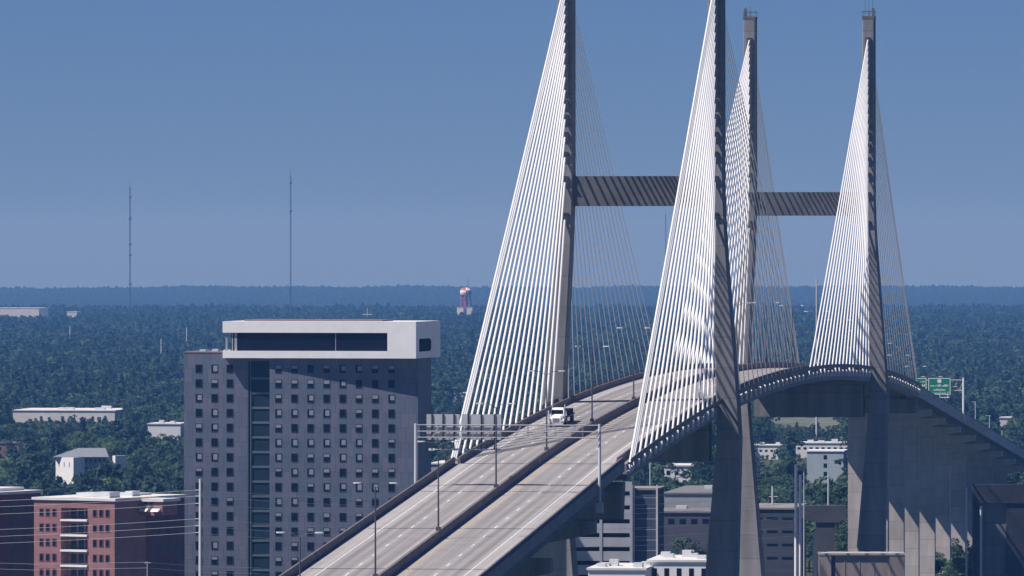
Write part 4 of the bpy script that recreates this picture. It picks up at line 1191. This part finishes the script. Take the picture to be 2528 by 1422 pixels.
for px0, px1, d0, d1, cnt, key, grp, kinds, (h0, h1) in ZONES:
    k = 0; tries = 0
    while k < cnt and tries < 4000:
        tries += 1
        px = random.uniform(px0, px1); dd = math.sqrt(random.uniform(d0 ** 2, d1 ** 2))
        x = (px - 1264) / F * dd
        h = random.uniform(h0, h1); ch = cap_h(px, dd)
        if ch < 2.5: continue
        h = min(h, ch * random.uniform(.85, 1.0))
        if any(abs(x - a) < 3.2 and abs(dd - b) < 14 for a, b in placed): continue
        placed.append((x, dd)); k += 1
        kind, cm, tm = tree_src[random.choice(kinds)]
        name = 'pine_tree' if kind == 'pine' else 'leafy_tree'
        root = bpy.data.objects.new(name, None); C.objects.link(root)
        root.location = (x, dd, gz(dd)); root.rotation_euler = (0, 0, random.uniform(0, 6.28))
        sc_ = h / 17.5; wdt = sc_ * random.uniform(.8, 1.15)
        root.scale = (wdt, wdt, sc_)
        tag(root, LAB.get((key, kind), LAB.get((key, 'oak'))), 'tree', grp + (', pines' if kind == 'pine' else ', broad trees'))
        for nm, me in (('trunk', tm), ('crown', cm)):
            o = bpy.data.objects.new(nm, me); C.objects.link(o); o.parent = root

# ---- the wood that reads as one mass: instances over scattered points
src_col = bpy.data.collections.new('tree_kinds')
for i in range(7):
    kind = 'pine' if i in (2, 5) else 'oak'
    vv = leaf_cloud(300 + i, 420, .95, kind)
    o = bpy.data.objects.new('forest_tree', crown_mesh('forest_tree', vv, (LEAF_A, LEAF_B, LEAF_C, LEAF_A, LEAF_A, LEAF_C, LEAF_B)[i]))
    src_col.objects.link(o)


def scatter_points(d0, d1, area, half, hr, seed):
    g = np.random.default_rng(seed)
    n = int(half * (d1 ** 2 - d0 ** 2) / area)
    dd = np.sqrt(g.uniform(d0 ** 2, d1 ** 2, n)); t = g.uniform(-half, half, n)
    px = 1264 + t * F
    keep = np.ones(n, bool); h = g.uniform(hr[0], hr[1], n)
    # stands of differing age
    h *= 1 + .18 * np.sin(dd * .013 + t * 90) * np.sin(dd * .0041 - t * 160)
    for a, b, e0, e1, hm in LOW:
        inz = (px >= a) & (px <= b) & (dd >= e0) & (dd <= e1)
        if hm < 2.5: keep &= ~inz
        else: h = np.where(inz, np.minimum(h, hm * g.uniform(.8, 1, n)), h)
    for px0, px1, e0, e1, *_ in ZONES:
        keep &= ~((px >= px0) & (px <= px1) & (dd >= e0) & (dd <= e1) & (g.uniform(0, 1, n) < .6))
    # keep the roadway and its piers clear
    sx_ = (t * dd - C1.x) * AX.x + (dd - C1.y) * AX.y; ox_ = (t * dd - C1.x) * RX.x + (dd - C1.y) * RX.y
    keep &= ~((np.abs(ox_) < 22) & (sx_ < 1050))
    return (t * dd)[keep], dd[keep], h[keep], g.uniform(0, 6.28, keep.sum())


xs_, ys_, hs_, rs_ = [np.concatenate(q) for q in zip(scatter_points(2000, 5500, 62, .088, (10, 18), 1), scatter_points(5500, 10400, 95, .084, (12, 18), 2))]
fm = bpy.data.meshes.new('forest'); nP = len(xs_)
fm.vertices.add(nP); fm.vertices.foreach_set('co', np.c_[xs_, ys_, -ys_ ** 2 / (2 * ER) - 1.0].astype(np.float32).ravel())
wide = np.where(ys_ > 5500, 1.1, .95)
for nm, arr in (('hgt', hs_ / 17.5), ('wid', hs_ / 17.5 * wide * rng.uniform(.9, 1.25, nP)), ('turn', rs_)):
    a_ = fm.attributes.new(nm, 'FLOAT', 'POINT'); a_.data.foreach_set('value', arr.astype(np.float32))
fm.update()
forest = bpy.data.objects.new('forest', fm); C.objects.link(forest); tag(forest, kind='stuff')
ng = bpy.data.node_groups.new('scatter_trees', 'GeometryNodeTree')
ng.interface.new_socket('Geometry', in_out='INPUT', socket_type='NodeSocketGeometry')
ng.interface.new_socket('Geometry', in_out='OUTPUT', socket_type='NodeSocketGeometry')
gi = ng.nodes.new('NodeGroupInput'); go = ng.nodes.new('NodeGroupOutput')
ci = ng.nodes.new('GeometryNodeCollectionInfo'); ci.inputs['Collection'].default_value = src_col
ci.inputs['Separate Children'].default_value = True; ci.inputs['Reset Children'].default_value = True
ip = ng.nodes.new('GeometryNodeInstanceOnPoints'); ip.inputs['Pick Instance'].default_value = True
rv_ = ng.nodes.new('FunctionNodeRandomValue'); rv_.data_type = 'INT'
for s_k in rv_.inputs:
    if s_k.name == 'Min' and s_k.type == 'INT': s_k.default_value = 0
    if s_k.name == 'Max' and s_k.type == 'INT': s_k.default_value = 6
m2p = ng.nodes.new('GeometryNodeMeshToPoints')


def named(nm):
    a = ng.nodes.new('GeometryNodeInputNamedAttribute'); a.data_type = 'FLOAT'; a.inputs['Name'].default_value = nm
    return [o for o in a.outputs if o.name == 'Attribute' and o.enabled][0]


cs = ng.nodes.new('ShaderNodeCombineXYZ'); w_ = named('wid'); ng.links.new(w_, cs.inputs[0]); ng.links.new(w_, cs.inputs[1]); ng.links.new(named('hgt'), cs.inputs[2])
crn = ng.nodes.new('ShaderNodeCombineXYZ'); ng.links.new(named('turn'), crn.inputs[2])
e2r = ng.nodes.new('FunctionNodeEulerToRotation'); ng.links.new(crn.outputs[0], e2r.inputs[0])
ng.links.new(gi.outputs[0], m2p.inputs['Mesh']); ng.links.new(m2p.outputs[0], ip.inputs['Points'])
ng.links.new(ci.outputs[0], ip.inputs['Instance'])
ng.links.new([o for o in rv_.outputs if o.enabled and o.type == 'INT'][0], ip.inputs['Instance Index'])
ng.links.new(e2r.outputs[0], ip.inputs['Rotation']); ng.links.new(cs.outputs[0], ip.inputs['Scale'])
ng.links.new(ip.outputs[0], go.inputs[0])
mod = forest.modifiers.new('scatter', 'NODES'); mod.node_group = ng

# ---- far wooded plain out to the horizon
CANOPY = leaf_mat('far_canopy', (0.007, 0.014, 0.016), (0.018, 0.030, 0.030), scale=0.006, trans=0.0)
far_ds = np.linspace(12600, 17000, 150)
g_ = np.random.default_rng(5)
polar_sheet('distant_forest', far_ds, 0.085, 900, lambda x, d: CAM_H - d * (.0083 - .00355 * (d - 12600) / 4400.0) + 2.5 * math.sin(x * .0031 + d * .0007) * math.sin(x * .0011) + 2.0 * math.sin(x * .019 + d * .002) * math.sin(x * .0067) + g_.uniform(-1, 1) ** 3 * 6, CANOPY, kind='stuff')
# clearing with a pale track seen below the far deck
CLEAR = mat('dry_clearing', (.13, .15, .11), .95, .45, .03)
m = MB(); m.quad(P(1895, 0, 3330).xy.to_3d() + Vector((0, 0, gz(3330) + .3)), P(2100, 0, 3330).xy.to_3d() + Vector((0, 0, gz(3330) + .3)), P(2100, 0, 4100).xy.to_3d() + Vector((0, 0, gz(4100) + .3)), P(1895, 0, 4100).xy.to_3d() + Vector((0, 0, gz(4100) + .3)))
tag(m.build('field', CLEAR), kind='structure')

# ------------------------------------------------------------------ haze over the whole plain
hz = MB(); hz.box(-16000, 16000, -400, 43000, gz(42000) - 70, CAM_H + 170)
hzm = bpy.data.materials.new('thin_blue_air'); hzm.use_nodes = True
N = hzm.node_tree.nodes; L = hzm.node_tree.links
N.remove(N['Principled BSDF'])
pv = N.new('ShaderNodeVolumePrincipled')
pv.inputs['Color'].default_value = (0.13, 0.38, 0.92, 1)
pv.inputs['Absorption Color'].default_value = (0.75, 0.50, 0.3, 1)
pv.inputs['Density'].default_value = 7.2e-5
pv.inputs['Anisotropy'].default_value = 0.0
L.new(pv.outputs[0], N['Material Output'].inputs['Volume'])
tag(hz.build('haze', hzm), kind='stuff')
